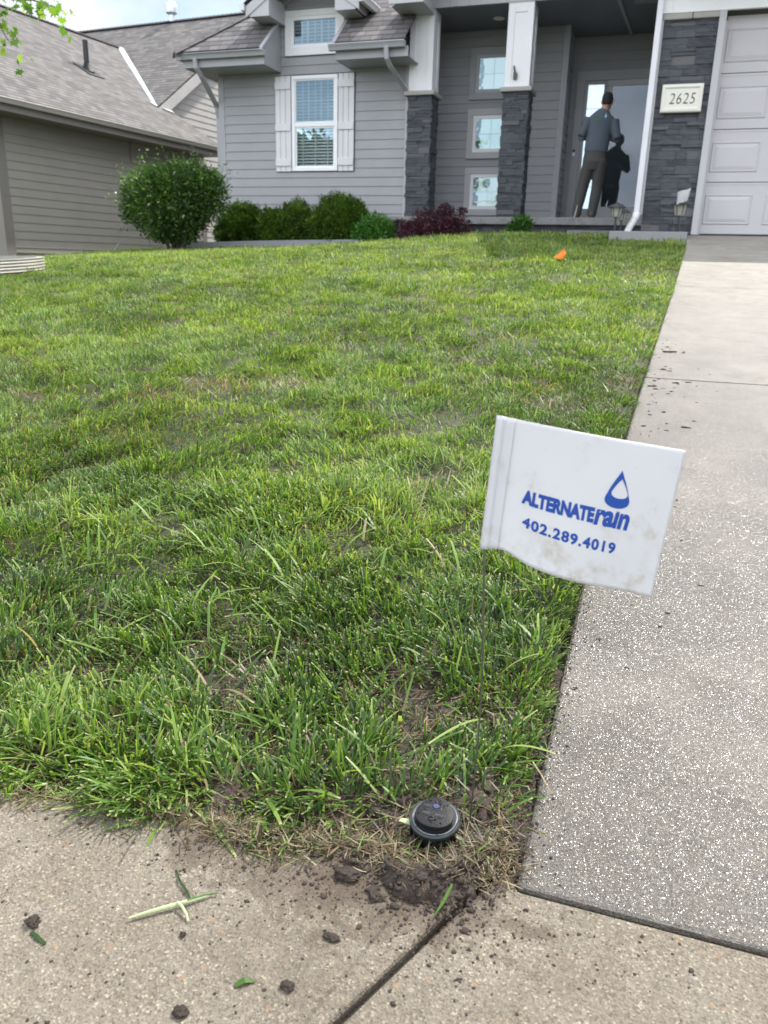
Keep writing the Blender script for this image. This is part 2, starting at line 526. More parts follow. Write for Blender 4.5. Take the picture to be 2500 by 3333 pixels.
def mat_flag():
    mt, nt, out = new_mat('flag_plastic')
    O = nt.nodes.new('ShaderNodeTexCoord').outputs['Object']
    a = noise(nt, 28, 6, .7, O, .5); b = noise(nt, 95, 5, .7, O)
    oz = N(nt, 'ShaderNodeSeparateXYZ', {'Vector': O}).outputs['Z']
    low = ramp(nt, oz, [(.335, .13), (.40, .0)])
    msk = math_(nt, 'MULTIPLY', ramp(nt, math_(nt, 'ADD', a, low), [(.55, 0.), (.70, 1.)]), ramp(nt, b, [(.42, 0.), (.62, 1.)]))
    c = mixc(nt, math_(nt, 'MULTIPLY', msk, .62), (.66, .665, .68), (.36, .31, .22))
    sp = ramp(nt, noise(nt, 210, 2, .5, O), [(.74, 0.), (.78, .5)])
    c = mixc(nt, sp, c, (.35, .33, .32))
    nb = bump(nt, noise(nt, 30, 3, .5, O), .22, .005)
    p = principled(nt, out, c, .33, .5, nb)
    tr = N(nt, 'ShaderNodeBsdfTranslucent', {'Color': (.62, .62, .60, 1)})
    mx = N(nt, 'ShaderNodeMixShader', {'Fac': .38})
    nt.links.new(p.outputs[0], mx.inputs[1]); nt.links.new(tr.outputs[0], mx.inputs[2])
    nt.links.new(mx.outputs[0], out.inputs['Surface'])
    return mt

M = dict(
    grass=mat_grass(),
    soil=mat_soil(),
    lawn_soil=mat_soil('turf_soil', (.018, .020, .007), (.060, .060, .022)),
    mulch=mat_soil('mulch', (.018, .013, .010), (.060, .042, .030)),
    walk=mat_concrete('sidewalk_concrete', (.198, .174, .140), broom=.6, dirt=True),
    drive=mat_concrete('driveway_concrete', (.275, .256, .226), wet=1.0, broom=1.0),
    porch=mat_concrete('porch_concrete', (.27, .28, .29), broom=.1),
    siding=painted('grey_siding', (.330, .330, .340), .6, .06, .30),
    siding_n=painted('taupe_siding', (.285, .265, .232), .6, .06, .30),
    trim=painted('grey_trim', (.355, .356, .368), .5, .06, .12),
    trim_n=painted('taupe_trim', (.20, .182, .162), .5, .06, .12),
    pale=painted('pale_grey_board', (.46, .455, .46), .5, .05, .1),
    white=painted('white_board', (.80, .80, .80), .45, .04, .08),
    vinyl=painted('white_vinyl', (.82, .82, .82), .35, .03),
    shutter=painted('light_grey_shutter', (.66, .65, .66), .5, .05, .2),
    garage=painted('garage_door_paint', (.50, .485, .49), .45, .05, .12),
    gutter=painted('grey_aluminium', (.37, .37, .39), .38, .06),
    gutter_w=painted('white_aluminium', (.66, .66, .69), .35, .06),
    soffit=painted('dark_grey_soffit', (.16, .165, .175), .6, .06),
    stone=mat_stone(),
    capstone=mat_plain('cap_stone', (.36, .345, .32), .8, bumpy=.6, scale=60),
    shingle=mat_shingle('brown_shingles', ((.060, .056, .058), (.110, .102, .102), (.175, .163, .160))),
    shingle_n=mat_shingle('tan_shingles', ((.062, .058, .056), (.105, .098, .094), (.160, .150, .143))),
    glass=mat_glass('window_glass', 2.3, (.62, .86, 1.0)),
    doorglass=mat_glass('door_glass', 1.62, (.85, .90, 1.0)),
    blind=painted('white_blind', (.70, .72, .72), .6, .05),
    dark=mat_plain('dark_room', (.03, .03, .032), .9),
    metal=mat_plain('flashing_metal', (.62, .66, .70), .35, .6),
    blackp=mat_plain('black_plastic', (.010, .011, .012), .36, bumpy=.25, scale=240),
    blackr=mat_plain('black_rubber', (.007, .0072, .008), .55, spec=.28, bumpy=.3, scale=200),
    wire=mat_plain('galvanised_wire', (.16, .15, .14), .5, .7),
    blue=mat_plain('blue_ink', (.004, .046, .25), .55, spec=.3),
    flag=mat_flag(),
)
# ------------------------------------------------------------------ terrain
def sstep(t): 
    t = np.clip(t, 0, 1); return t*t*(3-2*t)
def pwl(x, xs, ys): return np.interp(x, xs, ys)
def ground_z(x, y):
    x = np.asarray(x, float); y = np.asarray(y, float)
    right = pwl(y, [-50, .62, 9.7, 11.5, 60], [0, 0, .942, .965, .965])
    left = pwl(y, [-50, .62, 5.0, 6.5, 8.0, 11.5, 60], [0, 0, .454, .585, .675, .80, .80])
    f = sstep((-x-1.5)/3.5)
    z = right*(1-f) + left*f
    mm = np.maximum(0, -x-2.5)
    fall = np.minimum(.0075*mm*mm, .30)*sstep((y-.8)/4)
    fall = fall*(1-.45*sstep((y-8.5)/2.5)*sstep((x+9.5)/1.5))
    return z-fall
EY = [.3, .66, 1.247, 2.5, 4.8, 7.7, 9.3]
EX = [-.078, -.074, -.066, -.025, .07, .18, .215]
def edge_x(y): return np.interp(y, EY, EX)
def back_y(x): return np.where(x < -.078, .60+(x+.45)*.15, .655)
def gz1(x, y): return float(ground_z(x, y))

# ground sheet reaching the horizon
xs = np.unique(np.concatenate([np.linspace(-400, -40, 10), np.linspace(-40, -12, 15), np.linspace(-12, 1, 66), np.linspace(1, 40, 20), np.linspace(40, 400, 10)]))
ys = np.unique(np.concatenate([np.linspace(-400, -10, 12), np.linspace(-10, .5, 12), np.linspace(.5, 13, 90), np.linspace(13, 40, 15), np.linspace(40, 500, 12)]))
X, Y = np.meshgrid(xs, ys)
Z = ground_z(X, Y) - .022
Z = np.where((Y < .72) | (X > edge_x(Y)-.05), Z-.04, Z)
V = np.stack([X, Y, Z], -1).reshape(-1, 3)
nx, ny = len(xs), len(ys)
i, j = np.meshgrid(np.arange(nx-1), np.arange(ny-1)); b = (j*nx+i).ravel()
F = np.stack([b, b+1, b+nx+1, b+nx], -1)
tag(np_mesh('ground', V, F, M['lawn_soil'], smooth=True), kind='structure')

# disturbed soil round the sprinkler and under the nearest turf
xs = np.arange(-1.25, -.055, .003); ys = np.arange(.47, 1.02, .003)
X, Y = np.meshgrid(xs, ys)
n1 = fbm(X, Y, .05, 1, 6); n2 = fbm(X, Y, .014, 2, 4); n3 = fbm(X, Y, .15, 5, 3)
Z = ground_z(X, Y) - .016 + (n1-.5)*.020 + (np.abs(n2-.5))*.012
d = np.hypot((X+.155), (Y-.655))
spill = np.exp(-(((X+.175)/.105)**2 + ((Y-.598)/.042)**2)**1.3)
spill2 = np.exp(-(((X+.105)/.045)**2 + ((Y-.65)/.07)**2))
spill3 = np.exp(-(((X+.33)/.10)**2 + ((Y-.612)/.022)**2))*.6
Z += (spill*.017 + spill2*.013 + spill3*.010)*(.1+1.1*n3+1.6*(n1-.32))
Z -= .012*np.exp(-((d/.034)**4))
by = back_y(X)
Z = np.where(Y < by-.075, -.06, Z)
Z = np.where((Y < by-.02) & (Z < .001), np.minimum(Z, -.012), Z)
V = np.stack([X, Y, Z], -1).reshape(-1, 3)
nx, ny = len(xs), len(ys)
i, j = np.meshgrid(np.arange(nx-1), np.arange(ny-1)); b = (j*nx+i).ravel()
F = np.stack([b, b+1, b+nx+1, b+nx], -1)
tag(np_mesh('soil', V, F, M['soil'], smooth=True), kind='structure')
soil_bvh = BVHTree.FromPolygons([tuple(v) for v in V], [tuple(f) for f in F])
def soil_z(x, y):
    h = soil_bvh.ray_cast(Vector((x, y, 1)), Vector((0, 0, -1)))
    z = h[0].z if h[0] else gz1(x, y)
    return max(z, 0.0) if (y < float(back_y(np.array(x)))) else z

# concrete
def slab(mb, poly, thick=.11):
    p = [Vector(q) for q in poly]
    mb.extrude([q-Vector((0, 0, thick)) for q in p], (0, 0, thick))
wk = MB()
A = Vector((-.080, .650, 0)); B = Vector((-.750, -.90, 0))
dn = (B-A).normalized(); pn = Vector((dn.y, -dn.x, 0))*.0035
def far_back(x): return .60+(x+.45)*.15
slab(wk, [tuple(A+pn), tuple(B+pn), (-2.1, -.90, 0), (-2.1, float(far_back(-2.1)), 0)])
for k in range(8):
    x1 = -2.108-1.5*k; x0 = x1-1.492
    slab(wk, [(x1, far_back(x1), 0), (x1, -.9+.15*(x1+2.1), 0), (x0, -.9+.15*(x0+2.1), 0), (x0, far_back(x0), 0)])
slab(wk, [tuple(A-pn), (-.058, .6225, 0), (1.45, .6225, 0), (1.45, -.90, 0), tuple(B-pn)])
slab(wk, [(1.457, .6235, 0), (3.0, .6235, 0), (3.0, -.90, 0), (1.457, -.90, 0)])
slab(wk, [(3.007, .6235, 0), (6.0, .6235, 0), (6.0, -.90, 0), (3.007, -.90, 0)])
tag(wk.build('sidewalk', M['walk'], bevel=.004), kind='structure')

dv = MB()
js = [.6200, 2.80, 5.24, 7.55, 9.66]
for k in range(4):
    y0, y1 = js[k]+.007, js[k+1]-.007
    ysub = [y0] + [e for e in EY if y0 < e < y1] + [y1]
    zz = lambda y: .942*(y-.62)/9.08
    lp = [(float(edge_x(y))+ (.004 if y > .7 else .012), y, zz(y)) for y in ysub]
    slab(dv, lp + [(2.75, y1, zz(y1)), (2.75, y0, zz(y0))])
    slab(dv, [(2.758, y0, zz(y0)), (2.758, y1, zz(y1)), (6.1, y1, zz(y1)), (6.1, y0, zz(y0))])
tag(dv.build('driveway', M['drive'], bevel=.005), kind='structure')

jd = MB()
jd.box((-.055, .6215, -.05), (6, .6285, -.0060))
q0, q1 = A+Vector((0, 0, -.013)), B+Vector((0, 0, -.013)); s0 = pn*1.1
jd.extrude([q0-s0, q1-s0, q1+s0, q0+s0], (0, 0, -.04))
tag(jd.build('joint_dirt', M['soil']), kind='stuff')
rd = MB()
rd.box((-60, -9.5, -.20), (60, -2.3, -.13)); tag(rd.build('road', mat_plain('asphalt', (.05, .05, .052), .85, bumpy=.5, scale=300)), kind='structure')
kb = MB(); kb.box((-60, -2.28, -.2), (60, -2.1, -.012)); tag(kb.build('kerb', M['walk'], bevel=.01), kind='structure')

# ------------------------------------------------------------------ grass
def blades(px, py, pz, h, w, az, lean, curve, tone, dead, nseg, tipw, wid_az=None, fall=None):
    n = len(px)
    s = np.linspace(0, 1, nseg+1)[None, :]
    hd = h[:, None]*(np.sin(lean)[:, None]*s + curve[:, None]*.55*s*s)
    vz = h[:, None]*(np.cos(lean)[:, None]*s - curve[:, None]*.42*s*s)
    cx = px[:, None]+np.cos(az)[:, None]*hd; cy = py[:, None]+np.sin(az)[:, None]*hd
    cz = pz[:, None]+np.maximum(vz, .001)
    wa = az+np.pi/2 if wid_az is None else wid_az
    prof = (w[:, None]*.5)*np.where(s < .75, 1-.12*s, (1-.09)-(1-tipw[:, None])*(s-.75)/.25)
    dx = np.cos(wa)[:, None]*prof; dy_ = np.sin(wa)[:, None]*prof
    L = np.stack([cx-dx, cy-dy_, cz], -1); Rr = np.stack([cx+dx, cy+dy_, cz], -1)
    V = np.stack([L, Rr], 2).reshape(n, -1, 3)           # n, 2(nseg+1), 3
    k = 2*(nseg+1)
    base = (np.arange(n)*k)[:, None, None]
    q = np.array([[2*t, 2*t+1, 2*t+3, 2*t+2] for t in range(nseg)])[None]
    F = (base+q).reshape(-1, 4)
    C = np.zeros((n, nseg+1, 2, 4), np.float32)
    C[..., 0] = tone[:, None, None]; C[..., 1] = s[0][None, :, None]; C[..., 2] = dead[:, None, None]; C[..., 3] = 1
    return V.reshape(-1, 3), F, C.reshape(-1, 4)

def lawn_top(x):
    return np.interp(x, [-30, -7.7, -7.4, -6.9, -5.5, -3.5, -2.3, -2.25, -1.3, -.62, -.6, 1], [17, 17, 11.05, 11.25, 11.5, 11.6, 11.62, 12.2, 12.1, 12.05, 9.02, 9.02])
def bare(x, y):
    """1 where the turf is worn or dug"""
    m_ = np.zeros_like(x)
    for cx, cy, sx, sy, a in ((-1.35, 2.32, .16, .10, .95), (-1.15, 2.40, .12, .07, .8), (-1.5, 2.15, .14, .06, .6), (-.42, 2.62, .17, .05, .8), (-.30, 2.42, .10, .04, .7), (-.62, 2.9, .10, .05, .6), (-1.15, 3.0, .2, .06, .5),
                              (-.24, .90, .030, .022, .9), (-.160, .662, .098, .074, 1.5), (-.09, .66, .07, .085, .9), (-.05, 2.75, .07, .14, .6), (-.6, 3.4, .15, .1, .35), (-.06, 6.2, .3, .5, .3),
                              (-2.6, 2.2, .14, .07, .8), (-1.9, 2.02, .12, .05, .5), (-.45, 1.65, .08, .05, .6), (-.55, 1.35, .06, .03, .5)):
        m_ = np.maximum(m_, a*np.exp(-(((x-cx)/sx)**2+((y-cy)/sy)**2)))
    return m_

def make_band(y0, y1, dens, hw, wd, nseg, xl=None, xr=None):
    xl_ = (-(1.12*y1+.45)) if xl is None else xl
    area = (y1-y0)*((.25 if xr is None else xr)-xl_)
    n = int(area*dens)
    x = RNG.uniform(xl_, .25 if xr is None else xr, n); y = RNG.uniform(y0, y1, n)
    ok = (x < edge_x(y)-.004) & (y < lawn_top(x)-.02) & (y > back_y(x)-.004-.026*np.exp(-((x+.325)/.075)**2)*(vnoise(x, y, .03, 77)+.3))
    ok &= ~((x+5.75)**2+(y-5.05)**2 < 1.06**2)
    if xl is None: ok &= x > -(1.12*y+.45)
    elif y1 < 9.5: ok &= x < -(1.12*y+.45)
    ok &= RNG.random(n) > bare(x, y)
    # tufts: thin between clumps
    cl = fbm(x, y, .055 if y1 < 3 else .12, 21, 3)
    ok &= RNG.random(n) < np.clip(.42+3.0*(cl-.36), .22, 1)
    x, y, cl = x[ok], y[ok], cl[ok]; n = len(x)
    patch = fbm(x, y, .55, 31, 4); patch2 = fbm(x, y, .13, 41, 3)
    tuft = fbm(x, y, .09, 91, 3)
    h = RNG.uniform(*hw, n)*(.45+1.1*np.clip((tuft-.25)*1.6, 0, 1))*np.where(RNG.random(n) < .10, 1.45, 1.0)*RNG.uniform(.6, 1.1, n)
    w = RNG.uniform(wd[0], wd[1], n)
    lx = fbm(x, y, .16, 51, 2)-.5; ly = fbm(x, y, .16, 61, 2)-.5
    az = np.arctan2(ly, lx)+RNG.normal(0, 1.15, n)
    lean = np.abs(RNG.normal(.55, .42, n)); curve = RNG.uniform(-.15, .8, n)
    # edges lean outwards over the concrete
    fr = (y < back_y(x)+.07) & (x < -.16)
    az = np.where(fr, -np.pi/2+RNG.normal(0, .75, n), az); lean = np.where(fr, RNG.uniform(.5, 1.25, n), lean)
    re = (x > edge_x(y)-.045)
    az = np.where(re & ~fr, RNG.normal(.1, .9, n), az); lean = np.where(re & ~fr, RNG.uniform(.25, .95, n), lean)
    lean = np.clip(lean, 0, 1.3)
    tone = np.clip(.515+(patch-.5)*.8+(patch2-.5)*.5+RNG.normal(0, .25, n)+.10*sstep((y-2)/5), 0, 1)
    pd = .05+np.where(y < 1.1, .28, .6)*bare(x, y)+.18*np.clip(fbm(x, y, .4, 71, 3)-.52, 0, 1)*4
    dead = (RNG.random(n) < pd).astype(float)
    dead = np.where((y < .80) & (x > -.30) & (RNG.random(n) < .75), 0, dead)
    tone = np.where((dead > 0) & (y < 1.1), tone*.55, tone)
    h = np.where(dead > 0, h*.75, h)
    tipw = np.where(RNG.random(n) < .6, .72, .12)
    z = ground_z(x, y)-.014+(tuft-.5)*.030
    wa = az+np.pi/2+RNG.normal(0, .7, n)
    return blades(x, y, z, h, w, az, lean, curve, tone, dead, nseg, tipw, wa)

bands = [make_band(.50, .95, 56000, (.026, .046), (.0017, .0042), 5),
         make_band(.95, 1.7, 48000, (.024, .041), (.0017, .0040), 4),
         make_band(1.7, 3.0, 32000, (.023, .039), (.0019, .0038), 3),
         make_band(3.0, 5.2, 16500, (.024, .042), (.0028, .0048), 2),
         make_band(5.2, 8.2, 8200, (.026, .044), (.0042, .0066), 2),
         make_band(8.2, 12.2, 3600, (.028, .044), (.0065, .010), 1),
         make_band(.40, 3.0, 5200, (.026, .046), (.005, .008), 2, -7.5, -1.6),
         make_band(3.0, 9.0, 2600, (.028, .046), (.006, .010), 2, -13, -4.2),
         make_band(12.2, 17, 700, (.05, .07), (.014, .02), 1, -12.2, -7.6),
         make_band(2.0, 12.2, 500, (.05, .07), (.014, .02), 1, -15, -11.5)]
# a few long seed-head stems and stray coarse blades near the camera
n = 330
x = RNG.uniform(-1.0, -.1, n); y = RNG.uniform(.60, 1.5, n)
ok = (y > back_y(x)) & (x < edge_x(y)-.01) & (RNG.random(n) > bare(x, y)); x, y = x[ok], y[ok]; n = len(x)
az = RNG.uniform(0, 6.28, n); az = np.where(y < back_y(x)+.05, RNG.normal(-1.5, .8, n), az)
bands.append(blades(x, y, ground_z(x, y)-.008, RNG.uniform(.045, .078, n), RNG.uniform(.0028, .0052, n), az, RNG.uniform(.4, 1.15, n), RNG.uniform(.1, .9, n), RNG.uniform(.25, .95, n), (RNG.random(n) < .08)*1., 6, np.full(n, .6)))
off = 0; VV = []; FF = []; CC = []
for V_, F_, C_ in bands:
    VV.append(V_); FF.append(F_+off); CC.append(C_); off += len(V_)
VV = np.concatenate(VV); FF = np.concatenate(FF); CC = np.concatenate(CC)
print('GRASS faces', len(FF))
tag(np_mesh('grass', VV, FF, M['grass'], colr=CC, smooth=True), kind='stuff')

# dead thatch, roots and clippings, flat and short
def litter(n, region, hw, wd, lean=(1.0, 1.5), greenish=.15, zoff=.002):
    x, y = region(n); n = len(x)
    z = np.array([soil_z(a, b_) for a, b_ in zip(x, y)])+zoff
    h = RNG.uniform(*hw, n)
    return blades(x, y, z, h, RNG.uniform(*wd, n), RNG.uniform(0, 6.28, n), RNG.uniform(*lean, n), RNG.uniform(-.3, .5, n), RNG.random(n)**2.4, (RNG.random(n) > greenish)*1., 3, np.full(n, .3))
def reg_front(n):
    x = RNG.uniform(-.95, -.06, n); y = back_y(x)-.022*np.exp(-((x+.325)/.075)**2)+RNG.normal(.008, .014, n)
    y = np.where(x > -.3, y-.01*RNG.random(n), y); return x, y
def reg_spr(n):
    x = RNG.normal(-.15, .052, n); y = RNG.normal(.655, .034, n)
    ok = (np.hypot(x+.155, y-.669) > .031) & (x < -.078) & (y > .57); return x[ok], y[ok]
def reg_side(n):
    y = RNG.uniform(.62, 1.0, n); return edge_x(y)-.008+RNG.normal(-.006, .007, n), y
def reg_bare(n):
    x = RNG.uniform(-1, -.1, n); y = RNG.uniform(.6, 1.0, n); ok = (y > back_y(x)); return x[ok], y[ok]
L_ = [litter(3400, reg_front, (.008, .026), (.0007, .0018)), litter(480, reg_spr, (.006, .020), (.0005, .0012)),
      litter(700, reg_side, (.006, .020), (.0007, .0016), (.7, 1.45)), litter(2500, reg_bare, (.012, .04), (.001, .0025), greenish=.1)]
off = 0; VV = []; FF = []; CC = []
for V_, F_, C_ in L_:
    VV.append(V_); FF.append(F_+off); CC.append(C_); off += len(V_)
# matted dead grass where the lawn is worn
n = 26000; x = RNG.uniform(-3, 0, n); y = RNG.uniform(1.3, 3.6, n); ok = (RNG.random(n) < bare(x, y)*.9) & (x < edge_x(y)-.02); x, y = x[ok], y[ok]; n = len(x)
V_, F_, C_ = blades(x, y, ground_z(x, y)-.012, RNG.uniform(.02, .05, n), RNG.uniform(.002, .004, n), RNG.uniform(0, 6.28, n), RNG.uniform(.8, 1.45, n), RNG.uniform(-.1, .3, n), RNG.random(n), np.ones(n), 2, np.full(n, .4))
VV.append(V_); FF.append(F_+off); CC.append(C_)
tag(np_mesh('dead_grass', np.concatenate(VV), np.concatenate(FF), M['grass'], colr=np.concatenate(CC)), kind='stuff')

# crumbs of soil strewn over concrete
def crumb_mesh(name, pts, mat):
    ico = bmesh.new(); bmesh.ops.create_icosphere(ico, subdivisions=2 if len(pts) > 2000 else 1, radius=1)
    bv = np.array([v.co[:] for v in ico.verts]); bf = np.array([[v.index for v in f.verts] for f in ico.faces]); ico.free()
    V = []; F = []; o = 0
    for (x, y, z, r, fx, fy) in pts:
        q = bv*(1+RNG.uniform(-.38, .38, (len(bv), 1)))*np.array([r*fx, r*fy, r*.6])
        a = RNG.uniform(0, 6.28) if fx < 2.2 else RNG.normal(0, .25)
        ca, sa = math.cos(a), math.sin(a)
        q = np.stack([q[:, 0]*ca-q[:, 1]*sa, q[:, 0]*sa+q[:, 1]*ca, q[:, 2]], -1)+np.array([x, y, z+r*.25])
        V.append(q); F.append(bf+o); o += len(bv)
    return tag(np_mesh(name, np.concatenate(V), np.concatenate(F), mat), kind='stuff')
pts = []
for _ in range(3800):
    a = .15+RNG.random()*1.25
    if a < .55: x, y = RNG.normal(-.26, .13), RNG.normal(.585, .035)
    elif a < .75: x, y = RNG.uniform(-.65, .1), RNG.uniform(.3, .62)
    elif a < .9: y = RNG.uniform(.65, 1.3); x = float(edge_x(y))+abs(RNG.normal(0, .02))
    elif a < 1: x, y = RNG.normal(-.11, .03), RNG.normal(.6, .05)
    else: y = RNG.uniform(.66, 3.2); x = float(edge_x(y))+abs(RNG.normal(0, .008))+.001
    r = .0003+abs(RNG.normal(0, .00055))
    onw = y < float(back_y(np.array(x)))
    pts.append((x, y, soil_z(x, y) if x < -.07 else gz1(x, y), r, RNG.uniform(.7, 1.6), 1))
for _ in range(2300):   # soil crumbs in the loose patch
    x, y = RNG.normal(-.150, .050), RNG.normal(.645, .038)
    if math.hypot(x+.155, y-.669) < .029 or x > -.078: continue
    pts.append((x, y, soil_z(x, y), .0005+abs(RNG.normal(0, .0013)), RNG.uniform(.7, 1.5), 1))
for _ in range(100):   # mud raked along the brooming, up the drive
    y = RNG.choice([2.2, 2.45, 2.7, 2.95, 3.3, 2.6, 1.15, 1.6])+RNG.normal(0, .10)
    x = float(edge_x(y))+.03+abs(RNG.normal(0, .075)); r = .0007+abs(RNG.normal(0, .0010))*(1+.9*(y > 2))
    pts.append((x, y, gz1(x, y), r, RNG.uniform(1.0, 3.8), .8))
for _ in range(26):
    a, r_ = RNG.uniform(0, 6.28), RNG.uniform(.004, .024); pts.append((-.155+r_*math.cos(a), .669+r_*math.sin(a), .0305-.0075*(r_ > .0205)+.16*r_*math.sin(a), abs(RNG.normal(0, .0005))+.0003, 1.2, 1))
crumb_mesh('soil_crumbs', pts, M['soil'])

# gravel-fine grit glinting is in the concrete itself; larger clods are things
def clod(x, y, r, label, sq=(1.2, 1, .6)):
    ico = bmesh.new(); bmesh.ops.create_icosphere(ico, subdivisions=4, radius=1)
    z0 = soil_z(x, y) if x < -.07 else gz1(x, y)
    sd_ = random.random()*50
    for v in ico.verts:
        p = v.co.copy()
        k = 1+.42*mnoise.fractal(p*1.6+Vector((sd_, 0, 0)), 1, 2, 4)+.18*mnoise.noise(p*6+Vector((sd_, 3, 0)))
        v.co = Vector((p.x*sq[0], p.y*sq[1], p.z*sq[2]))*r*k*.62 + Vector((x, y, z0+r*sq[2]*.45))
    me = bpy.data.meshes.new('soil_clod'); ico.to_mesh(me); ico.free(); me.materials.append(M['soil'])
    o = link_mesh('soil_clod', me, None, (x, y, z0))
    for p in me.polygons: p.use_smooth = True
    return tag(o, label, 'soil clod', 'loose clods of soil on the concrete')
clod(-.462, .434, .0085, 'grey brown soil clod beside a short dark green blade at the left of the sidewalk', (1.1, 1, .75))
clod(-.206, .510, .0075, 'almost black flattened soil clod on the sidewalk below the sprinkler, near the diagonal joint', (1.5, .8, .5))
clod(-.221, .452, .0070, 'dark soil clod at the bottom of the picture, closest to the diagonal joint', (1.3, 1, .6))
clod(-.290, .402, .0080, 'brown soil clod at the very bottom edge of the sidewalk', (1.2, 1, .6))
clod(-.330, .468, .0042, 'small reddish brown crumb of soil alone in the middle of the sidewalk slab', (1, 1, .8))
clod(-.218, .583, .0130, 'large pale crumbly soil clod at the left front of the dug patch', (1.5, 1, .6))
clod(-.185, .567, .0085, 'mid sized soil clod in front of the sprinkler on the sidewalk edge', (1.2, 1, .6))
clod(-.150, .592, .0100, 'rounded soil clod directly in front of the sprinkler lugs', (1.3, 1, .6))
clod(-.225, .690, .0120, 'lumpy soil clod left of the sprinkler under leaning grass', (1.4, 1, .7))
clod(-.205, .712, .0090, 'soil clod behind the sprinkler touching its rear left rim', (1.2, 1, .7))

def leafstrip(name, pts, wid, mat_tone, label, cat, dead=0.0, mat=None):
    """a single grass piece as a bent thin strip with thickness"""
    mb = MB(); pts = [Vector(p) for p in pts]
    if not hasattr(wid, '__len__'): wid = [wid]*len(pts)
    for k in range(len(pts)-1):
        t = (pts[k+1]-pts[k]).normalized(); s = t.cross(Vector((0, 0, 1))).normalized()
        a, b_ = pts[k], pts[k+1]; wa, wb = wid[k]/2, wid[k+1]/2; th = Vector((0, 0, .0006))
        mb.hexa([a-s*wa, b_-s*wb, b_+s*wb, a+s*wa, a-s*wa+th, b_-s*wb+th+Vector((0, 0, .0004)), b_+s*wb+th, a+s*wa+th], (mat_tone, .5, dead))
    o = mb.build(name, mat or M['grass'], None, tuple(pts[0]))
    return tag(o, label, cat)
# torn shoot lying on the slab
sh = empty('torn_shoot', (-.384, .4655, 0), 'pale green torn grass shoot lying on the near sidewalk slab', 'grass shoot')
Mshoot = mat_plain('pale_shoot', (.36, .42, .22), .5, bumpy=.3, scale=200)
mb = MB(); mb.tube([(-.384, .4655, .0035), (-.370, .478, .0042), (-.357, .489, .0045), (-.345, .500, .004), (-.330, .515, .003)], [.0011, .0017, .0019, .0018, .0010], 6); mb.build('stem', Mshoot, sh, smooth=True)
mb = MB(); mb.tube([(-.352, .494, .006), (-.346, .492, .006), (-.338, .487, .004), (-.333, .482, .002)], [.0012, .0015, .0012, .0008], 6); mb.build('side_stem', Mshoot, sh, smooth=True)
mb = MB(); mb.tube([(-.345, .500, .005), (-.335, .511, .004), (-.325, .5195, .003)], [.0012, .0014, .0006], 6); mb.build('tip', mat_plain('dark_leaf', (.05, .11, .02), .5), sh, smooth=True)
leafstrip('grass_clipping', [(-.456, .4255, .001), (-.447, .4225, .002), (-.436, .419, .001)], .0032, .15, 'short dark green blade lying beside the clod at the left of the sidewalk', 'grass clipping')
leafstrip('grass_clipping', [(-.378, .533, .001), (-.366, .520, .003), (-.352, .511, .002), (-.346, .506, .001)], [.001, .0022, .0024, .001], .1, 'thin curved dark blade behind the pale torn shoot', 'grass clipping')
leafstrip('grass_clipping', [(-.262, .438, .001), (-.256, .444, .003), (-.248, .447, .001)], [.004, .006, .001], .4, 'small green leaf scrap near the bottom, left of the diagonal joint', 'grass clipping')
leafstrip('grass_clipping', [(-.478, .556, .001), (-.467, .562, .004), (-.458, .571, .002), (-.447, .569, .001)], [.002, .003, .003, .001], .6, 'forked green blade on the sidewalk at the foot of the left turf edge', 'grass clipping')
leafstrip('grass_clipping', [(-.118, .596, .012), (-.121, .578, .008), (-.126, .562, .003)], [.002, .0035, .001], .5, 'olive blade crossing the soil just below the sprinkler', 'grass clipping')
leafstrip('dry_stalk', [(-.072, .790, .030), (-.060, .775, .026), (-.045, .752, .020)], .0018, .7, 'dry straw coloured stalk reaching from the turf over the driveway edge', 'dry stalk', 1.0)
leafstrip('dry_stalk', [(-.192, .668, .010), (-.180, .664, .013), (-.166, .660, .014)], [.006, .008, .005], .9, 'thick pale bulb-like grass root left of the sprinkler', 'grass root', 0.0, Mshoot)
# ------------------------------------------------------------------ lettering
def text_mesh(body, size=1.0, bold=0.0, shear=0.0, spacing=1.0, extrude=0.0, scale_x=1.0):
    cu = bpy.data.curves.new('t', 'FONT'); cu.body = body; cu.size = size
    cu.offset = bold; cu.shear = shear; cu.space_character = spacing; cu.extrude = extrude
    cu.resolution_u = 6
    o = bpy.data.objects.new('t', cu); col.objects.link(o)
    bpy.context.view_layer.update()
    dg = bpy.context.evaluated_depsgraph_get()
    me = bpy.data.meshes.new_from_object(o.evaluated_get(dg))
    bpy.data.objects.remove(o); bpy.data.curves.remove(cu)
    v = np.array([p.co[:] for p in me.vertices]); f = [tuple(p.vertices) for p in me.polygons]
    bpy.data.meshes.remove(me)
    v[:, 0] *= scale_x
    return v, f
def subdiv(v, f, n=1):
    bm = bmesh.new(); vs = [bm.verts.new(p) for p in v]
    for q in f:
        try: bm.faces.new([vs[i] for i in q])
        except ValueError: pass
    bmesh.ops.triangulate(bm, faces=bm.faces)
    for _ in range(n): bmesh.ops.subdivide_edges(bm, edges=bm.edges, cuts=1, use_grid_fill=True)
    bmesh.ops.triangulate(bm, faces=bm.faces)
    bm.verts.ensure_lookup_table()
    v = np.array([p.co[:] for p in bm.verts]); f = [tuple(w.index for w in q.verts) for q in bm.faces]
    bm.free(); return v, f
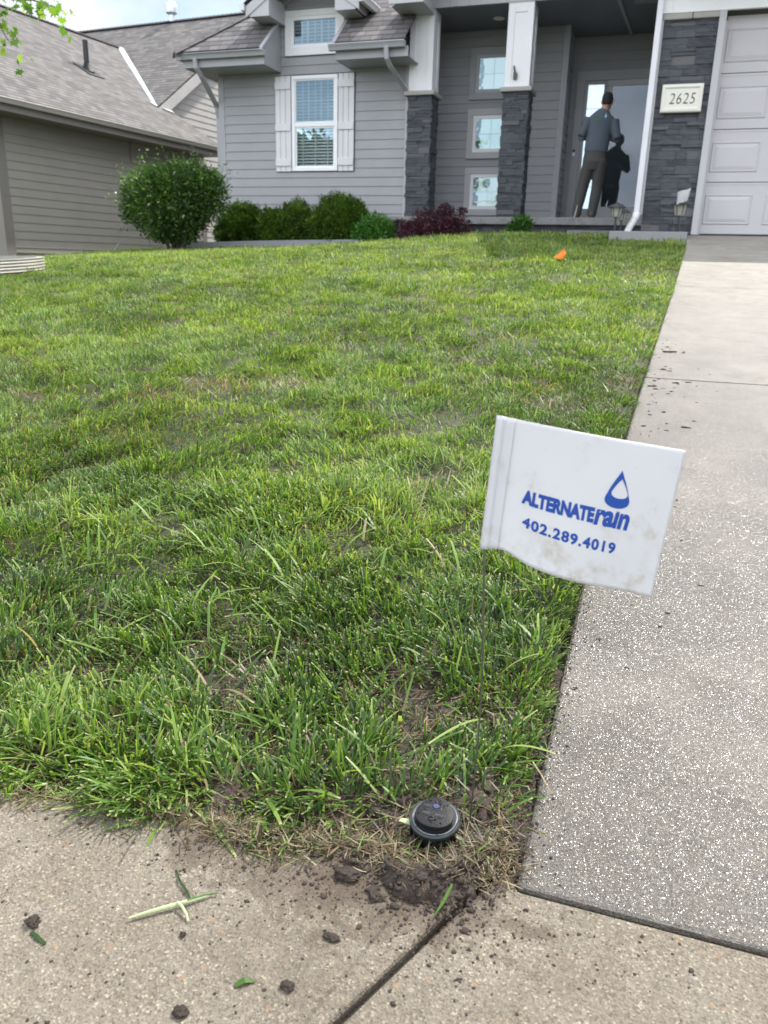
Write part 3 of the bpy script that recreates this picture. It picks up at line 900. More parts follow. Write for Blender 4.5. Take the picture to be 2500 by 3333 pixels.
def fit_text(body, u0, u1, vb, vt, bold=0., shear=0., spacing=1.0, ref=None):
    """text scaled so that its box is u0..u1 and baseline..cap vb..vt"""
    v, f = text_mesh(body, 1.0, bold, shear, spacing)
    r_, _ = text_mesh(ref or body, 1.0, bold, shear, spacing)
    x0, x1 = v[:, 0].min(), v[:, 0].max(); y0, y1 = r_[:, 1].min(), r_[:, 1].max()
    v[:, 0] = u0+(v[:, 0]-x0)/(x1-x0)*(u1-u0)
    v[:, 1] = vb+(v[:, 1]-y0)/(y1-y0)*(vt-vb)
    return v, f
def raw_mesh(name, v, f, mat, parent, off=None):
    me = bpy.data.meshes.new(name); me.from_pydata([tuple(p) for p in v], [], f); me.materials.append(mat)
    return link_mesh(name, me, parent)

# ------------------------------------------------------------------ marker flag in the foreground
base = (-.125, .707, 0.0)
fl = empty('marker_flag', base, 'large white plastic marker flag with blue lettering on a thin wire beside the sprinkler', 'marker flag')
TL, TR, BL, BR = (Vector(p) for p in ((-.109, .611, .458), (.036, .651, .435), (-.1105, .585, .3535), (.025, .610, .323)))
fn = (TR-TL).cross(BL-TL).normalized()
if fn.y > 0: fn = -fn               # towards the camera
def flag_pt(u, v, off=0.0):
    p = TL*(1-u)*(1-v)+TR*u*(1-v)+BL*(1-u)*v+BR*u*v
    w = .0038*math.sin(u*3.3+.4)*(.4+v*.8) - .0030*math.sin(u*6.5+v*1.5)*v
    p = p + fn*(w+off)
    lift = .0065*v*v*math.exp(-((u-.13)/.10)**2) - .0042*v*v*math.exp(-((u-.50)/.25)**2)
    return p + Vector((0, 0, lift*.9 - .0012*(1-v)*math.sin(u*3.14)))
nu, nv = 60, 40
v = []; f = []
for j in range(nv+1):
    for i in range(nu+1):
        v.append(flag_pt(i/nu, j/nv))
for j in range(nv):
    for i in range(nu):
        a = j*(nu+1)+i; f.append((a, a+1, a+nu+2, a+nu+1))
o = raw_mesh('flag_sheet', v, f, M['flag'], fl)
for p in o.data.polygons: p.use_smooth = True
so = o.modifiers.new('solid', 'SOLIDIFY'); so.thickness = .00025; so.offset = 0
# folded sleeve along the wire
v = []; f = []; ns = 14
for j in range(31):
    for i in range(ns+1):
        u_ = i/ns*.100
        bul = .0022*math.sin(math.pi*min(1, i/ns*1.9)) if i/ns < .53 else .0008
        v.append(flag_pt(u_, j/30, .0006+bul))
for j in range(30):
    for i in range(ns):
        a = j*(ns+1)+i; f.append((a, a+1, a+ns+2, a+ns+1))
o = raw_mesh('sleeve', v, f, M['flag'], fl)
for p in o.data.polygons: p.use_smooth = True
so = o.modifiers.new('solid', 'SOLIDIFY'); so.thickness = .0003; so.offset = 0
mb = MB()
wt = flag_pt(.025, 0, .0008); wb = flag_pt(.025, 1, .0008)
dirw = (wt-wb).normalized()
pts = [Vector(base)-Vector((0, 0, .03))*1]
B0 = Vector(base)
for t in np.linspace(0, 1, 12):
    p = B0.lerp(wb, t); p += Vector((.0035*math.sin(math.pi*t), .004*math.sin(math.pi*t), 0)); pts.append(p)
pts += [wb.lerp(wt, .5), wt-dirw*.002]
mb.tube(pts, .0009, 8); mb.build('wire', M['wire'], fl, smooth=True)
# printed words and drop
def on_flag(v, f, name, par, off=.00045):
    v, f = subdiv(v, f, 1)
    return raw_mesh(name, [flag_pt(p[0], p[1], off) for p in v], f, M['blue'], par)
t1 = fit_text('ALTERNATE', .1915, .586, .592, .488, bold=.062, spacing=1.0)
on_flag(*t1, 'lettering', fl)
t2 = fit_text('rain', .588, .782, .602, .492, bold=.042, spacing=1.0, ref='ran', shear=.12)
vv, ff = t2
vv[:, 1] = np.maximum(vv[:, 1], .485)
on_flag(vv, ff, 'lettering', fl)
t3 = fit_text('402.289.4019', .211, .735, .757, .680, bold=.040, spacing=1.16)
vv, ff = t3; vv[:, 1] += (vv[:, 0]-.211)*.028
on_flag(vv, ff, 'phone_number', fl)
def drop_ring(cu, cv, w, top, bot, n=40):
    pts = []
    for k in range(n):
        a = 2*math.pi*k/n
        # teardrop: round bottom, pointed top
        s = math.sin(a/2)
        x = w*math.sin(a)*(s**1.35)
        y = math.cos(a)
        pts.append((cu+x, cv+(top-cv)*y if y > 0 else cv+(bot-cv)*(-y)))
    return pts
o_ = drop_ring(.6925, .375, .094, .2055, .466); i_ = drop_ring(.7000, .345, .062, .262, .398)
v = [(p[0]+(.0105 if 0 else 0), p[1], 0) for p in o_+i_]; n = len(o_)
f = [(k, (k+1) % n, n+(k+1) % n, n+k) for k in range(n)]
on_flag(np.array(v), f, 'drop_emblem', fl, .0005)

# ------------------------------------------------------------------ sprinkler
sp = empty('sprinkler', (-.155, .669, 0), 'round black plastic pop-up sprinkler head set in bare soil at the lawn corner', 'sprinkler')
T = Matrix.Rotation(R(9), 3, 'X')
C0 = Vector((-.155, .669, .021))
def loc(x, y, z): return C0 + T @ Vector((x, y, z))
mb = MB(); mb.lathe(C0, [(.0180, -.040), (.0182, -.004), (.0262, -.0035), (.0266, -.0022), (.0266, .0006), (.0258, .0014), (.0236, .0015), (.0230, .0005), (.0222, .0005), (.0216, .0018), (.0208, .0018), (.0205, -.001)], 64, T)
mb.build('body_flange', mat_plain('dark_grey_plastic', (.020, .025, .028), .28, bumpy=.1, scale=150), sp, smooth=True)
mb = MB(); mb.lathe(C0, [(.0231, .0008), (.0234, .0021), (.0229, .0023), (.0225, .0010)], 64, T)
mb.build('bright_seal', mat_plain('pale_seal', (.22, .23, .23), .35), sp, smooth=True)
mb = MB()
prof = lambda a: 1 - .055*math.cos(3*(a+math.pi/2)) - .02*math.cos(2*a)     # soft triangle of the rubber cover
v = []; seg = 72; rings = [(.0175, .0002), (.0204, .0004), (.0206, .0010), (.0205, .0028), (.0196, .0031), (.0195, .0043), (.0201, .0047), (.0200, .0078), (.0197, .0086), (.0188, .0089), (.0090, .0091), (.001, .0092)]
for ri, (r_, h) in enumerate(rings):
    for k in range(seg):
        a = 2*math.pi*k/seg; q = prof(a) if ri >= 4 else 1
        v.append(loc(r_*q*math.cos(a), r_*q*math.sin(a), h))
f = [(i*seg+k, i*seg+(k+1) % seg, (i+1)*seg+(k+1) % seg, (i+1)*seg+k) for i in range(len(rings)-1) for k in range(seg)]
f.append(tuple((len(rings)-1)*seg+k for k in range(seg)))
cap = raw_mesh('rubber_cap', v, f, M['blackr'], sp)
for p in cap.data.polygons: p.use_smooth = True
cap.data.set_sharp_from_angle(angle=R(32))
mb = MB(); mb.lathe(loc(.0005, .0140, .0083), [(.0034, 0), (.0036, .0016), (.0031, .0024), (.0026, .0024), (.0022, .0016), (.0008, .0014)], 28, T); mb.build('screw', M['blackp'], sp, smooth=True)
mb = MB()
for k in range(3):
    a = math.pi*k/3
    d_ = Vector((math.cos(a)*.0016, math.sin(a)*.0016, 0)); s_ = Vector((-math.sin(a), math.cos(a), 0))*.0003
    c_ = Vector((.0005, .0140, .0101))
    mb.hexa([loc(*(c_-d_-s_)), loc(*(c_+d_-s_)), loc(*(c_+d_+s_)), loc(*(c_-d_+s_))]+[loc(*(q+Vector((0, 0, .0003)))) for q in (c_-d_-s_, c_+d_-s_, c_+d_+s_, c_-d_+s_)])
mb.build('screw_slot', mat_plain('slot', (.004, .004, .004), .8), sp)
mb = MB(); mb.lathe(loc(-.0005, .0075, .0087), [(.0033, 0), (.0034, .0012), (.0030, .0015), (.001, .0015)], 28, T); mb.build('blue_socket', mat_plain('blue_plastic', (.015, .026, .10), .5), sp, smooth=True)
mb = MB(); mb.lathe(loc(-.0015, -.0095, .0089), [(.0030, 0), (.0030, .0011), (.0022, .0013), (.0020, .0004), (.0005, .0004)], 24, T)
mb.lathe(loc(.0030, -.0085, .0089), [(.0016, 0), (.0015, .0010), (.0006, .0010)], 16, T)
mb.build('small_sockets', M['blackr'], sp, smooth=True)
def cap_text(body, x0, x1, yb, yt, bend=0.0, **k):
    v, f = fit_text(body, x0, x1, yb, yt, **k); v, f = subdiv(v, f, 0)
    n = len(v); top = [(p[0], p[1]+bend*((p[0]-(x0+x1)/2)**2)*40, .0097) for p in v]; bot = [(p[0], p[1], .0085) for p in top]
    edges = {}
    for q in f:
        for i in range(len(q)):
            e = (q[i], q[(i+1) % len(q)]); edges[e] = 1
    side = [(a, b_, b_+n, a+n) for (a, b_) in edges if (b_, a) not in edges]
    return raw_mesh('raised_lettering', [loc(*p) for p in top+bot], f+side, mat_plain('raised_rubber', (.055, .058, .062), .3), sp)
cap_text('5000', -.0135, -.0060, .0045, .0078, bold=.01)
cap_text('RAIN', -.0120, -.0035, -.0050, -.0018, bold=.02, shear=.3)
cap_text('BIRD', .0010, .0112, -.0050, -.0018, bold=.02, shear=.3)
mb = MB()
for (x0, y0, x1, y1) in ((-.0045, .0030, .0030, .0026), (-.009, -.0065, .0095, -.0065)):
    mb.hexa([loc(x0, y0, .0087), loc(x1, y1, .0087), loc(x1, y1+.0005, .0087), loc(x0, y0+.0005, .0087), loc(x0, y0, .0097), loc(x1, y1, .0097), loc(x1, y1+.0005, .0097), loc(x0, y0+.0005, .0097)])
# raised arrow loop on the right
pts = [loc(.0075+.0022*math.cos(a), .0058+.0032*math.sin(a), .0092) for a in np.linspace(-1.0, 4.2, 18)]
mb.tube(pts, .0003, 6)
mb.build('raised_marks', mat_plain('raised_rubber2', (.035, .036, .038), .4), sp)
for a in (-2.28, -1.30, -.82, -.2, .9, 2.2, 3.3):
    mb = MB(); c_ = Vector((math.cos(a), math.sin(a), 0)); s_ = Vector((-c_.y, c_.x, 0))*.0019
    p0 = c_*.0185; p1 = c_*.0262; p2 = c_*.0245
    q = [p0-s_, p1-s_, p1+s_, p0+s_]
    mb.hexa([loc(*(p+Vector((0, 0, -.026)))) for p in q]+[loc(*(p+Vector((0, 0, -.003)))) for p in q])
    mb.build('rib', M['blackp'], sp, bevel=.0006)
# ------------------------------------------------------------------ the grey house
EP, ET = .1385, .012           # board exposure and butt thickness
def lap_front(mb, x0, x1, z0, z1, y, e=EP, top=None, phase=0.0, t=ET):
    """lapped boards on a wall facing -y; top(x) optional gable line given as list of (x, z)"""
    k0 = math.floor((z0-phase)/e); z = phase+k0*e
    while z < z1-1e-4:
        a, b_ = max(z, z0), min(z+e, z1)
        if b_-a > .004:
            fa, fb = (a-z)/e, (b_-z)/e
            xa0, xa1, xb0, xb1 = x0, x1, x0, x1
            if top:
                xa0, xa1 = top(a); xb0, xb1 = top(b_)
                if xb1 <= xb0: xb0 = xb1 = (xa0+xa1)/2
                if xa1-xa0 < .02: break
                xb0 = max(xb0, x0); xb1 = min(xb1, x1); xa0 = max(xa0, x0); xa1 = min(xa1, x1)
            ya, yb = y-t*(1-fa), y-t*(1-fb)
            mb.face([(xa0, ya, a), (xa1, ya, a), (xb1, yb, b_), (xb0, yb, b_)])
            mb.face([(xa0, ya, a), (xa0, y+.002, a), (xa1, y+.002, a), (xa1, ya, a)])
        z += e
def lap_side(mb, y0, y1, z0, z1, x, sgn, e=EP, phase=0.0, t=ET, top=None):
    """boards on a wall facing +x (sgn=1) or -x"""
    z = phase+math.floor((z0-phase)/e)*e
    while z < z1-1e-4:
        a, b_ = max(z, z0), min(z+e, z1)
        if b_-a > .004:
            fa, fb = (a-z)/e, (b_-z)/e; xa, xb = x+sgn*t*(1-fa), x+sgn*t*(1-fb)
            mb.face([(xa, y0, a), (xa, y1, a), (xb, y1, b_), (xb, y0, b_)])
            mb.face([(xa, y0, a), (x, y0, a), (x, y1, a), (xa, y1, a)])
        z += e
def stones(mb, o, u, n, w, h, seed, dmax=.022):
    """stacked ledger stone over a rectangle: origin o, horizontal unit u, outward normal n"""
    rs = random.Random(seed); o = Vector(o); u = Vector(u); n = Vector(n); zv = Vector((0, 0, 1)); z = 0
    while z < h-.002:
        hh = min(rs.choice((.035, .045, .05, .062, .07, .085)), h-z)
        if h-z-hh < .02: hh = h-z
        x = -rs.uniform(0, .15)
        while x < w-.002:
            L = rs.choice((.10, .14, .19, .24, .30)); a = max(x, 0); b_ = min(x+L, w)
            if w-b_ < .03: b_ = w
            if b_-a > .005:
                split = rs.random() < .3 and hh > .05
                for (z0, z1) in (((z, z+hh*.5), (z+hh*.5, z+hh)) if split else ((z, z+hh),)):
                    d = .004+rs.random()*dmax; tl = rs.uniform(-.004, .004); g = .0012
                    c = min(1, max(0, rs.gauss(.45, .24)))
                    p = lambda xx, zz, dd: tuple(o+u*xx+zv*zz+n*dd)
                    mb.hexa([p(a+g, z0+g, d+tl), p(b_-g, z0+g, d-tl), p(b_-g, z0+g, -.01), p(a+g, z0+g, -.01), p(a+g, z1-g, d+tl*.3), p(b_-g, z1-g, d-tl*.6), p(b_-g, z1-g, -.01), p(a+g, z1-g, -.01)], (c, c, c))
            x = b_ if b_ == w else x+L
        z += hh
H = empty('house', (-3, 13, .8), 'grey lap-sided house with a stone-based porch, dormer gable and garage, straight ahead', 'house')
Y0 = 13.0
PH = .785
# solid bodies behind the boards (cheeks, backs, floor)
mb = MB()
mb.box((-7.33, 13.10, .55), (-3.98, 23.6, 3.9))
mb.box((-4.0, 14.27, .9), (-1.80, 23.6, 4.5))
mb.box((-1.83, 15.03, .9), (5.9, 23.6, 4.5))
mb.box((-.14, 9.9, .9), (6.0, 15.05, 3.9))
mb.box((-6.24, 13.10, 3.4), (-4.90, 16.5, 4.30))
mb.build('wall_core', M['siding'], H)
mb = MB()
# front wall boards around the windows
lap_front(mb, -7.26, -6.31, .80, 3.47, Y0, phase=PH)
lap_front(mb, -4.91, -4.07, .80, 3.47, Y0, phase=PH)
lap_front(mb, -6.31, -4.91, .80, 1.975, Y0, phase=PH)
lap_front(mb, -6.31, -4.91, 3.425, 3.68, Y0, phase=PH)
lap_front(mb, -6.215, -6.12, 3.68, 4.34, Y0, phase=PH)
lap_front(mb, -5.095, -4.955, 3.68, 4.34, Y0, phase=PH)
lap_front(mb, -6.215, -4.955, 4.34, 5.15, Y0, phase=PH, top=lambda z: (-6.52+(z-4.28)/.667, -4.62-(z-4.28)/.667))
mb.build('front_wall_siding', M['siding'], H)
mb = MB(); mb.box((-7.36, 12.985, .78), (-7.255, 13.02, 3.5)); mb.box((-7.36, 13.02, .78), (-7.33, 13.11, 3.5)); mb.build('corner_trim', M['trim'], H, bevel=.004)
mb = MB(); mb.box((-4.075, 12.985, .9), (-4.005, 13.02, 3.5)); mb.build('corner_trim', M['pale'], H, bevel=.004)
mb = MB()
lap_side(mb, 13.05, 23.6, .78, 3.6, -7.335, -1, phase=PH)
mb.build('side_wall_siding', M['siding'], H)
mb = MB(); lap_side(mb, 13.02, 16.2, 3.7, 4.25, -6.245, -1, phase=PH); lap_side(mb, 13.02, 16.2, 3.7, 4.25, -4.895, 1, phase=PH); mb.build('dormer_side_siding', M['siding'], H)
for x0, x1 in ((-6.275, -6.205), (-4.965, -4.875)):
    mb = MB(); mb.box((x0, 12.98, 3.86 if x0 < -6 else 3.92), (x1, 13.02, 4.32)); mb.box((x0 if x0 < -6 else x1-.02, 13.02, 3.8), ((x0+.02) if x0 < -6 else x1, 13.09, 4.32)); mb.build('dormer_corner_trim', M['pale'], H, bevel=.003)
mb = MB(); mb.box((-7.34, 13.0, .3), (-3.98, 23.6, .80)); mb.box((-4, 14.2, .3), (-1.8, 23.5, .9)); mb.box((-.2, 9.75, .3), (6.0, 23.5, .94))
mb.build('foundation', M['porch'], H)

def frame_rect(mb, x0, x1, z0, z1, w, y0, y1, wt=None, wb=None):
    wt = w if wt is None else wt; wb = w if wb is None else wb
    mb.box((x0, y0, z0), (x1, y1, z0+wb)); mb.box((x0, y0, z1-wt), (x1, y1, z1))
    mb.box((x0, y0+.0015, z0+wb), (x0+w, y1, z1-wt)); mb.box((x1-w, y0+.0015, z0+wb), (x1, y1, z1-wt))
def blinds(par, x0, x1, z0, z1, y, pitch=.048):
    mb = MB(); z = z0+.01
    while z < z1-.01:
        mb.hexa([(x0, y-.016, z), (x1, y-.016, z), (x1, y+.016, z+.026), (x0, y+.016, z+.026), (x0, y-.016, z+.003), (x1, y-.016, z+.003), (x1, y+.016, z+.029), (x0, y+.016, z+.029)])
        z += pitch
    for t in (.18, .5, .82):
        xx = x0+(x1-x0)*t; mb.box((xx-.008, y-.020, z0), (xx+.008, y-.0175, z1))
    mb.build('blinds', M['blind'], par)
# main double-hung window
w1 = MB(); frame_rect(w1, -6.01, -5.205, 1.99, 3.405, .055, 12.965, 13.02); w1.box((-5.955, 12.972, 2.655), (-5.26, 13.0, 2.715))
win = w1.build('window', M['vinyl'], H, bevel=.004)
mb = MB(); frame_rect(mb, -5.953, -5.262, 2.047, 2.653, .022, 12.985, 13.01); mb.build('lower_sash', M['vinyl'], win, bevel=.002)
mb = MB(); frame_rect(mb, -5.953, -5.262, 2.717, 3.348, .018, 12.979, 13.01)
for t in (1/3, 2/3):
    xx = -5.935+t*.655; mb.box((xx-.008, 12.990, 2.735), (xx+.008, 12.997, 3.33))
mb.box((-5.935, 12.9915, 3.03), (-5.28, 12.9965, 3.044))
mb.build('upper_sash', M['vinyl'], win, bevel=.002)
mb = MB(); mb.face([(-5.931, 12.998, 2.069), (-5.284, 12.998, 2.069), (-5.284, 12.998, 2.632), (-5.931, 12.998, 2.632)]); mb.build('lower_pane', M['glass'], win)
mb = MB(); mb.face([(-5.935, 12.988, 2.735), (-5.28, 12.988, 2.735), (-5.28, 12.988, 3.33), (-5.935, 12.988, 3.33)]); mb.build('upper_pane', M['glass'], win)
def room(par, x0, x1, z0, z1, y, depth=.5):
    mb = MB()
    a, b_ = y, y+depth
    mb.face([(x0, b_, z0), (x0, b_, z1), (x1, b_, z1), (x1, b_, z0)])
    mb.face([(x0, a, z0), (x0, b_, z0), (x1, b_, z0), (x1, a, z0)]); mb.face([(x0, a, z1), (x1, a, z1), (x1, b_, z1), (x0, b_, z1)])
    mb.face([(x0, a, z0), (x0, a, z1), (x0, b_, z1), (x0, b_, z0)]); mb.face([(x1, a, z0), (x1, b_, z0), (x1, b_, z1), (x1, a, z1)])
    return mb.build('room_behind', M['dark'], par)
blinds(win, -5.95, -5.265, 2.06, 3.34, 13.03)
# shutters: boards with battens
for x0, x1 in ((-6.30, -6.025), (-5.190, -4.925)):
    mb = MB(); wbd = (x1-x0-.012*2-.010)/3
    for k in range(3):
        xa = x0+k*(wbd+.017); mb.box((xa, 12.967, 1.985), (xa+wbd, 12.988, 3.41))
    for k in range(2):
        xa = x0+wbd+k*(wbd+.017)+.002; mb.box((xa, 12.9735, 1.987), (xa+.013, 12.986, 3.408))
    sh_ = mb.build('shutter', M['shutter'], H, bevel=.003)
    for z0 in (2.07, 2.60, 3.215):
        mb = MB(); mb.box((x0-.002, 12.948, z0), (x1+.002, 12.966, z0+.105)); mb.build('batten', M['shutter'], sh_, bevel=.003)
# upper small window
mb = MB(); frame_rect(mb, -6.112, -5.104, 3.69, 4.325, .098, 12.962, 13.0, .088, .105); w2 = mb.build('window', M['white'], H, bevel=.004)
mb = MB(); frame_rect(mb, -6.013, -5.203, 3.7965, 4.236, .052, 12.970, 13.01); mb.build('frame', M['vinyl'], w2, bevel=.004)
mb = MB()
for t in (1/3, 2/3):
    xx = -5.961+t*.706; mb = MB(); mb.box((xx-.009, 12.992, 3.85), (xx+.009, 12.999, 4.183)); mb.build('grille_bar', M['vinyl'], w2)
mb = MB(); mb.face([(-5.961, 12.990, 3.849), (-5.255, 12.990, 3.849), (-5.255, 12.990, 4.184), (-5.961, 12.990, 4.184)]); mb.build('pane', M['glass'], w2)
blinds(w2, -5.96, -5.256, 3.85, 4.18, 13.03, .05)

# ---- roofs (uv in metres so the shingles run level)
def roof_face(mb, pts, u, v0):
    """pts on a plane; u horizontal eave direction; up-slope distance measured from v0"""
    u = Vector(u).normalized(); P = [Vector(p) for p in pts]
    n = (P[1]-P[0]).cross(P[2]-P[0]).normalized()
    s = n.cross(u); s = s if s.z > 0 else -s
    uv = [((p-Vector(v0)).dot(u), (p-Vector(v0)).dot(s)) for p in P]
    if n.z < 0: P = P[::-1]; uv = uv[::-1]
    mb.face(P, uv)
    mb.face([p-Vector((0, 0, .03)) for p in reversed(P)], list(reversed(uv)))
PM = .80; YE, ZE = 12.27, 3.665
rf = MB()
zf = lambda y: ZE+PM*(y-YE)
yr = 17.6
roof_face(rf, [(-7.72, YE, ZE), (-6.215, YE, ZE), (-6.215, 13.0, zf(13.0)), (-7.72+.73, 13.0, zf(13.0))], (1, 0, 0), (0, YE, ZE))
roof_face(rf, [(-4.99, YE, ZE), (-3.9, YE, ZE), (-3.9, 13.0, zf(13.0)), (-4.99, 13.0, zf(13.0))], (1, 0, 0), (0, YE, ZE))
roof_face(rf, [(-7.72+.73, 13.0, zf(13.0)), (6.2, 13.0, zf(13.0)), (6.2-.0, yr, zf(yr)), (-7.72+(yr-YE), yr, zf(yr))], (1, 0, 0), (0, YE, ZE))
roof_face(rf, [(-7.72, YE, ZE), (-7.72+(yr-YE), yr, zf(yr)), (-7.72, 23.8, ZE)], (0, 1, 0), (-7.72, 0, ZE))
roof_face(rf, [(-7.72, 23.8, ZE), (6.2, 23.8, ZE), (6.2, yr, zf(yr)), (-7.72+(yr-YE), yr, zf(yr))], (1, 0, 0), (0, 23.8, ZE))
roof = rf.build('roof', M['shingle'], H)
# hip cap shingles
mb = MB()
for k in range(30):
    a = Vector((-7.72, YE, ZE))+Vector((1, 1, PM))*(k*.17); b_ = a+Vector((1, 1, PM))*.19
    if a.y > yr-.2: break
    s_ = Vector((1, -1, 0)).normalized()*.11; d_ = Vector((0, 0, -.055))
    roof_face(mb, [a+Vector((0, 0, .022)), b_+Vector((0, 0, .012)), b_+s_+d_+Vector((0, 0, .012)), a+s_+d_+Vector((0, 0, .022))], (1, 1, PM), a)
    roof_face(mb, [a+Vector((0, 0, .022)), b_+Vector((0, 0, .012)), b_-s_+d_+Vector((0, 0, .012)), a-s_+d_+Vector((0, 0, .022))], (1, 1, PM), a)
mb.build('hip_caps', M['shingle'], roof)
# boxed eaves, gutters
def gutter(name, x0, x1, y, z, mat, par, end=True):
    """K-style gutter along x, back at y, top at z"""
    prof = [(0, 0), (-.10, 0), (-.105, -.012), (-.085, -.04), (-.075, -.06), (-.065, -.085), (0, -.085)]
    mb = MB(); mb.extrude([(x0, y+a, z+b_) for a, b_ in prof], (x1-x0, 0, 0)); return mb.build(name, mat, par, bevel=.002)
gl = gutter('gutter', -7.72, -6.165, 12.38, 3.655, M['gutter'], H)
gr_ = gutter('gutter', -5.085, -3.90, 12.36, 3.655, M['gutter'], H)
def eave_box(x0, x1, cheek_left, cheek_right, yf=12.385):
    mb = MB()
    mb.box((x0, yf, 3.462), (x1, yf+.02, 3.60)); e = mb.build('fascia', M['trim'], H, bevel=.003)
    mb = MB(); mb.box((x0+.002, yf+.021, 3.466), (x1-.002, 12.985, 3.482)); mb.build('soffit', M['trim'], e)
    for c, x in ((cheek_left, x0), (cheek_right, x1)):
        if c:
            s_ = 1 if x == x0 else -1
            mb = MB(); mb.extrude([(x, yf-.002, 3.46), (x, 12.984, 3.46), (x, 12.984, zf(12.984)-.035), (x, yf-.002, zf(yf)-.035)], (s_*-.018, 0, 0)); mb.build('cheek', M['trim'], e)
    return e
eave_box(-7.61, -6.213, False, True)
eave_box(-4.99, -3.868, True, False)
mb = MB(); mb.box((-7.62, 12.39, 3.462), (-7.60, 23.7, 3.60)); mb.box((-7.60, 12.40, 3.468), (-7.345, 23.7, 3.484)); mb.build('side_soffit', M['trim'], H)
mb = MB(); pr = [(0, 0), (-.10, 0), (-.105, -.012), (-.085, -.04), (-.065, -.085), (0, -.085)]; mb.extrude([(-7.62+a, 12.30, 3.65+b_) for a, b_ in pr], (0, 11.3, 0)); mb.build('gutter', M['gutter'], H)
# drip edge lines on cheeks
for x in (-6.213, -4.99):
    mb = MB(); s_ = 1 if x < -6 else -1
    mb.hexa([(x-.01*s_, 12.28, zf(12.28)-.03), (x+.045*s_, 12.28, zf(12.28)-.03), (x+.045*s_, 12.99, zf(12.99)-.03), (x-.01*s_, 12.99, zf(12.99)-.03), (x-.01*s_, 12.28, zf(12.28)+.006), (x+.045*s_, 12.28, zf(12.28)+.006), (x+.045*s_, 12.99, zf(12.99)+.006), (x-.01*s_, 12.99, zf(12.99)+.006)])
    mb.build('drip_edge', M['gutter'], H)
# downspouts from the two short gutters
def spout(pts, par, w=.055, mat=None, name='downspout'):
    mb = MB(); pts = [Vector(p) for p in pts]
    for k in range(len(pts)-1):
        a, b_ = pts[k], pts[k+1]; t = (b_-a).normalized()
        s_ = t.cross(Vector((0, 1, .01))).normalized()*w/2; n_ = t.cross(s_).normalized()*w*.38
        e = t*.012
        mb.hexa([a-e-s_-n_, a-e+s_-n_, a-e+s_+n_, a-e-s_+n_, b_+e-s_-n_, b_+e+s_-n_, b_+e+s_+n_, b_+e-s_+n_])
    return mb.build(name, mat or M['gutter'], par, bevel=.006)
spout([(-7.38, 12.33, 3.58), (-7.38, 12.36, 3.46), (-7.365, 12.46, 3.37), (-7.43, 13.06, 3.02), (-7.44, 13.12, 2.85), (-7.44, 13.12, .75)], H, .07)
spout([(-4.18, 12.31, 3.58), (-4.18, 12.34, 3.44), (-4.16, 12.44, 3.36), (-4.035, 12.93, 3.10)], H, .065)

# ---- dormer gable roof
dz = MB(); zd0 = 4.29; XL, XM, XR = -6.53, -5.565, -4.60
zr = zd0+.667*(XM-XL)
roof_face(dz, [(XL, 12.36, zd0), (XM, 12.36, zr), (XM, 17.0, zr), (XL, 14.6, zd0)], (0, 1, 0), (XL, 0, zd0))
roof_face(dz, [(XR, 12.36, zd0), (XM, 12.36, zr), (XM, 17.0, zr), (XR, 14.6, zd0)], (0, 1, 0), (XR, 0, zd0))
dz.build('dormer_roof', M['shingle'], H)
for sx, xe in ((1, XL), (-1, XR)):
    # rake board, and its boxed return at the foot
    mb = MB(); lo = Vector((xe+.04*sx, 12.375, zd0-.035)); hi = Vector((XM, 12.375, zr-.06))
    hi.z = lo.z+.667*abs(XM-lo.x)
    mb.extrude([lo, hi, hi-Vector((0, 0, .165)), lo-Vector((0, 0, .150))], (0, .022, 0))
    rk = mb.build('rake_board', M['pale'], H, bevel=.003)
    xa, xb = xe+.10*sx, xe+.425*sx
    mb = MB(); mb.extrude([(xa, 12.39, 4.115), (xb, 12.39, 4.115), (xb, 12.39, 4.25), (xb, 12.39, zd0-.18+.667*(abs(xb-xe))), (xa, 12.39, zd0-.10+.667*abs(xa-xe)*.5)], (0, .02, 0)); mb.box((xb-.018*sx, 12.41, 4.117), (xb, 12.98, 4.40)); mb.box((xa, 12.41, 4.117), (xb-.02*sx, 12.98, 4.135)); mb.box((xa, 12.41, 4.117), (xa+.018*sx, 14.3, 4.25))
    mb.build('rake_return', M['pale'], rk, bevel=.002)
    mb = MB(); a0 = Vector((xe+.03*sx, 12.40, zd0-.05)); b0 = Vector((XM, 12.40, zd0-.05+.667*abs(XM-xe-.03*sx)))
    mb.extrude([a0, b0, b0-Vector((0, 0, .02)), a0-Vector((0, 0, .02))], (0, .59, 0)); mb.build('rake_soffit', M['trim'], rk)
    # frieze under the rake on the wall
    mb = MB(); a0 = Vector((xe+.32*sx, 12.965, zd0-.08+.667*.32)); b0 = Vector((XM, 12.965, zd0-.08+.667*abs(XM-xe)))
    mb.extrude([a0, b0, b0-Vector((0, 0, .10)), a0-Vector((0, 0, .10))], (0, .02, 0)); mb.build('frieze', M['trim'], rk)
    mb = MB(); pr2 = [(0, 0), (-.10, 0), (-.105, -.012), (-.085, -.04), (-.065, -.085), (0, -.085)]
    mb.extrude([(xe+.03*sx+a*sx, 12.34, zd0-.005+b_) for a, b_ in pr2], (0, 2.1, 0)); mb.build('gutter', M['gutter_w'], H)

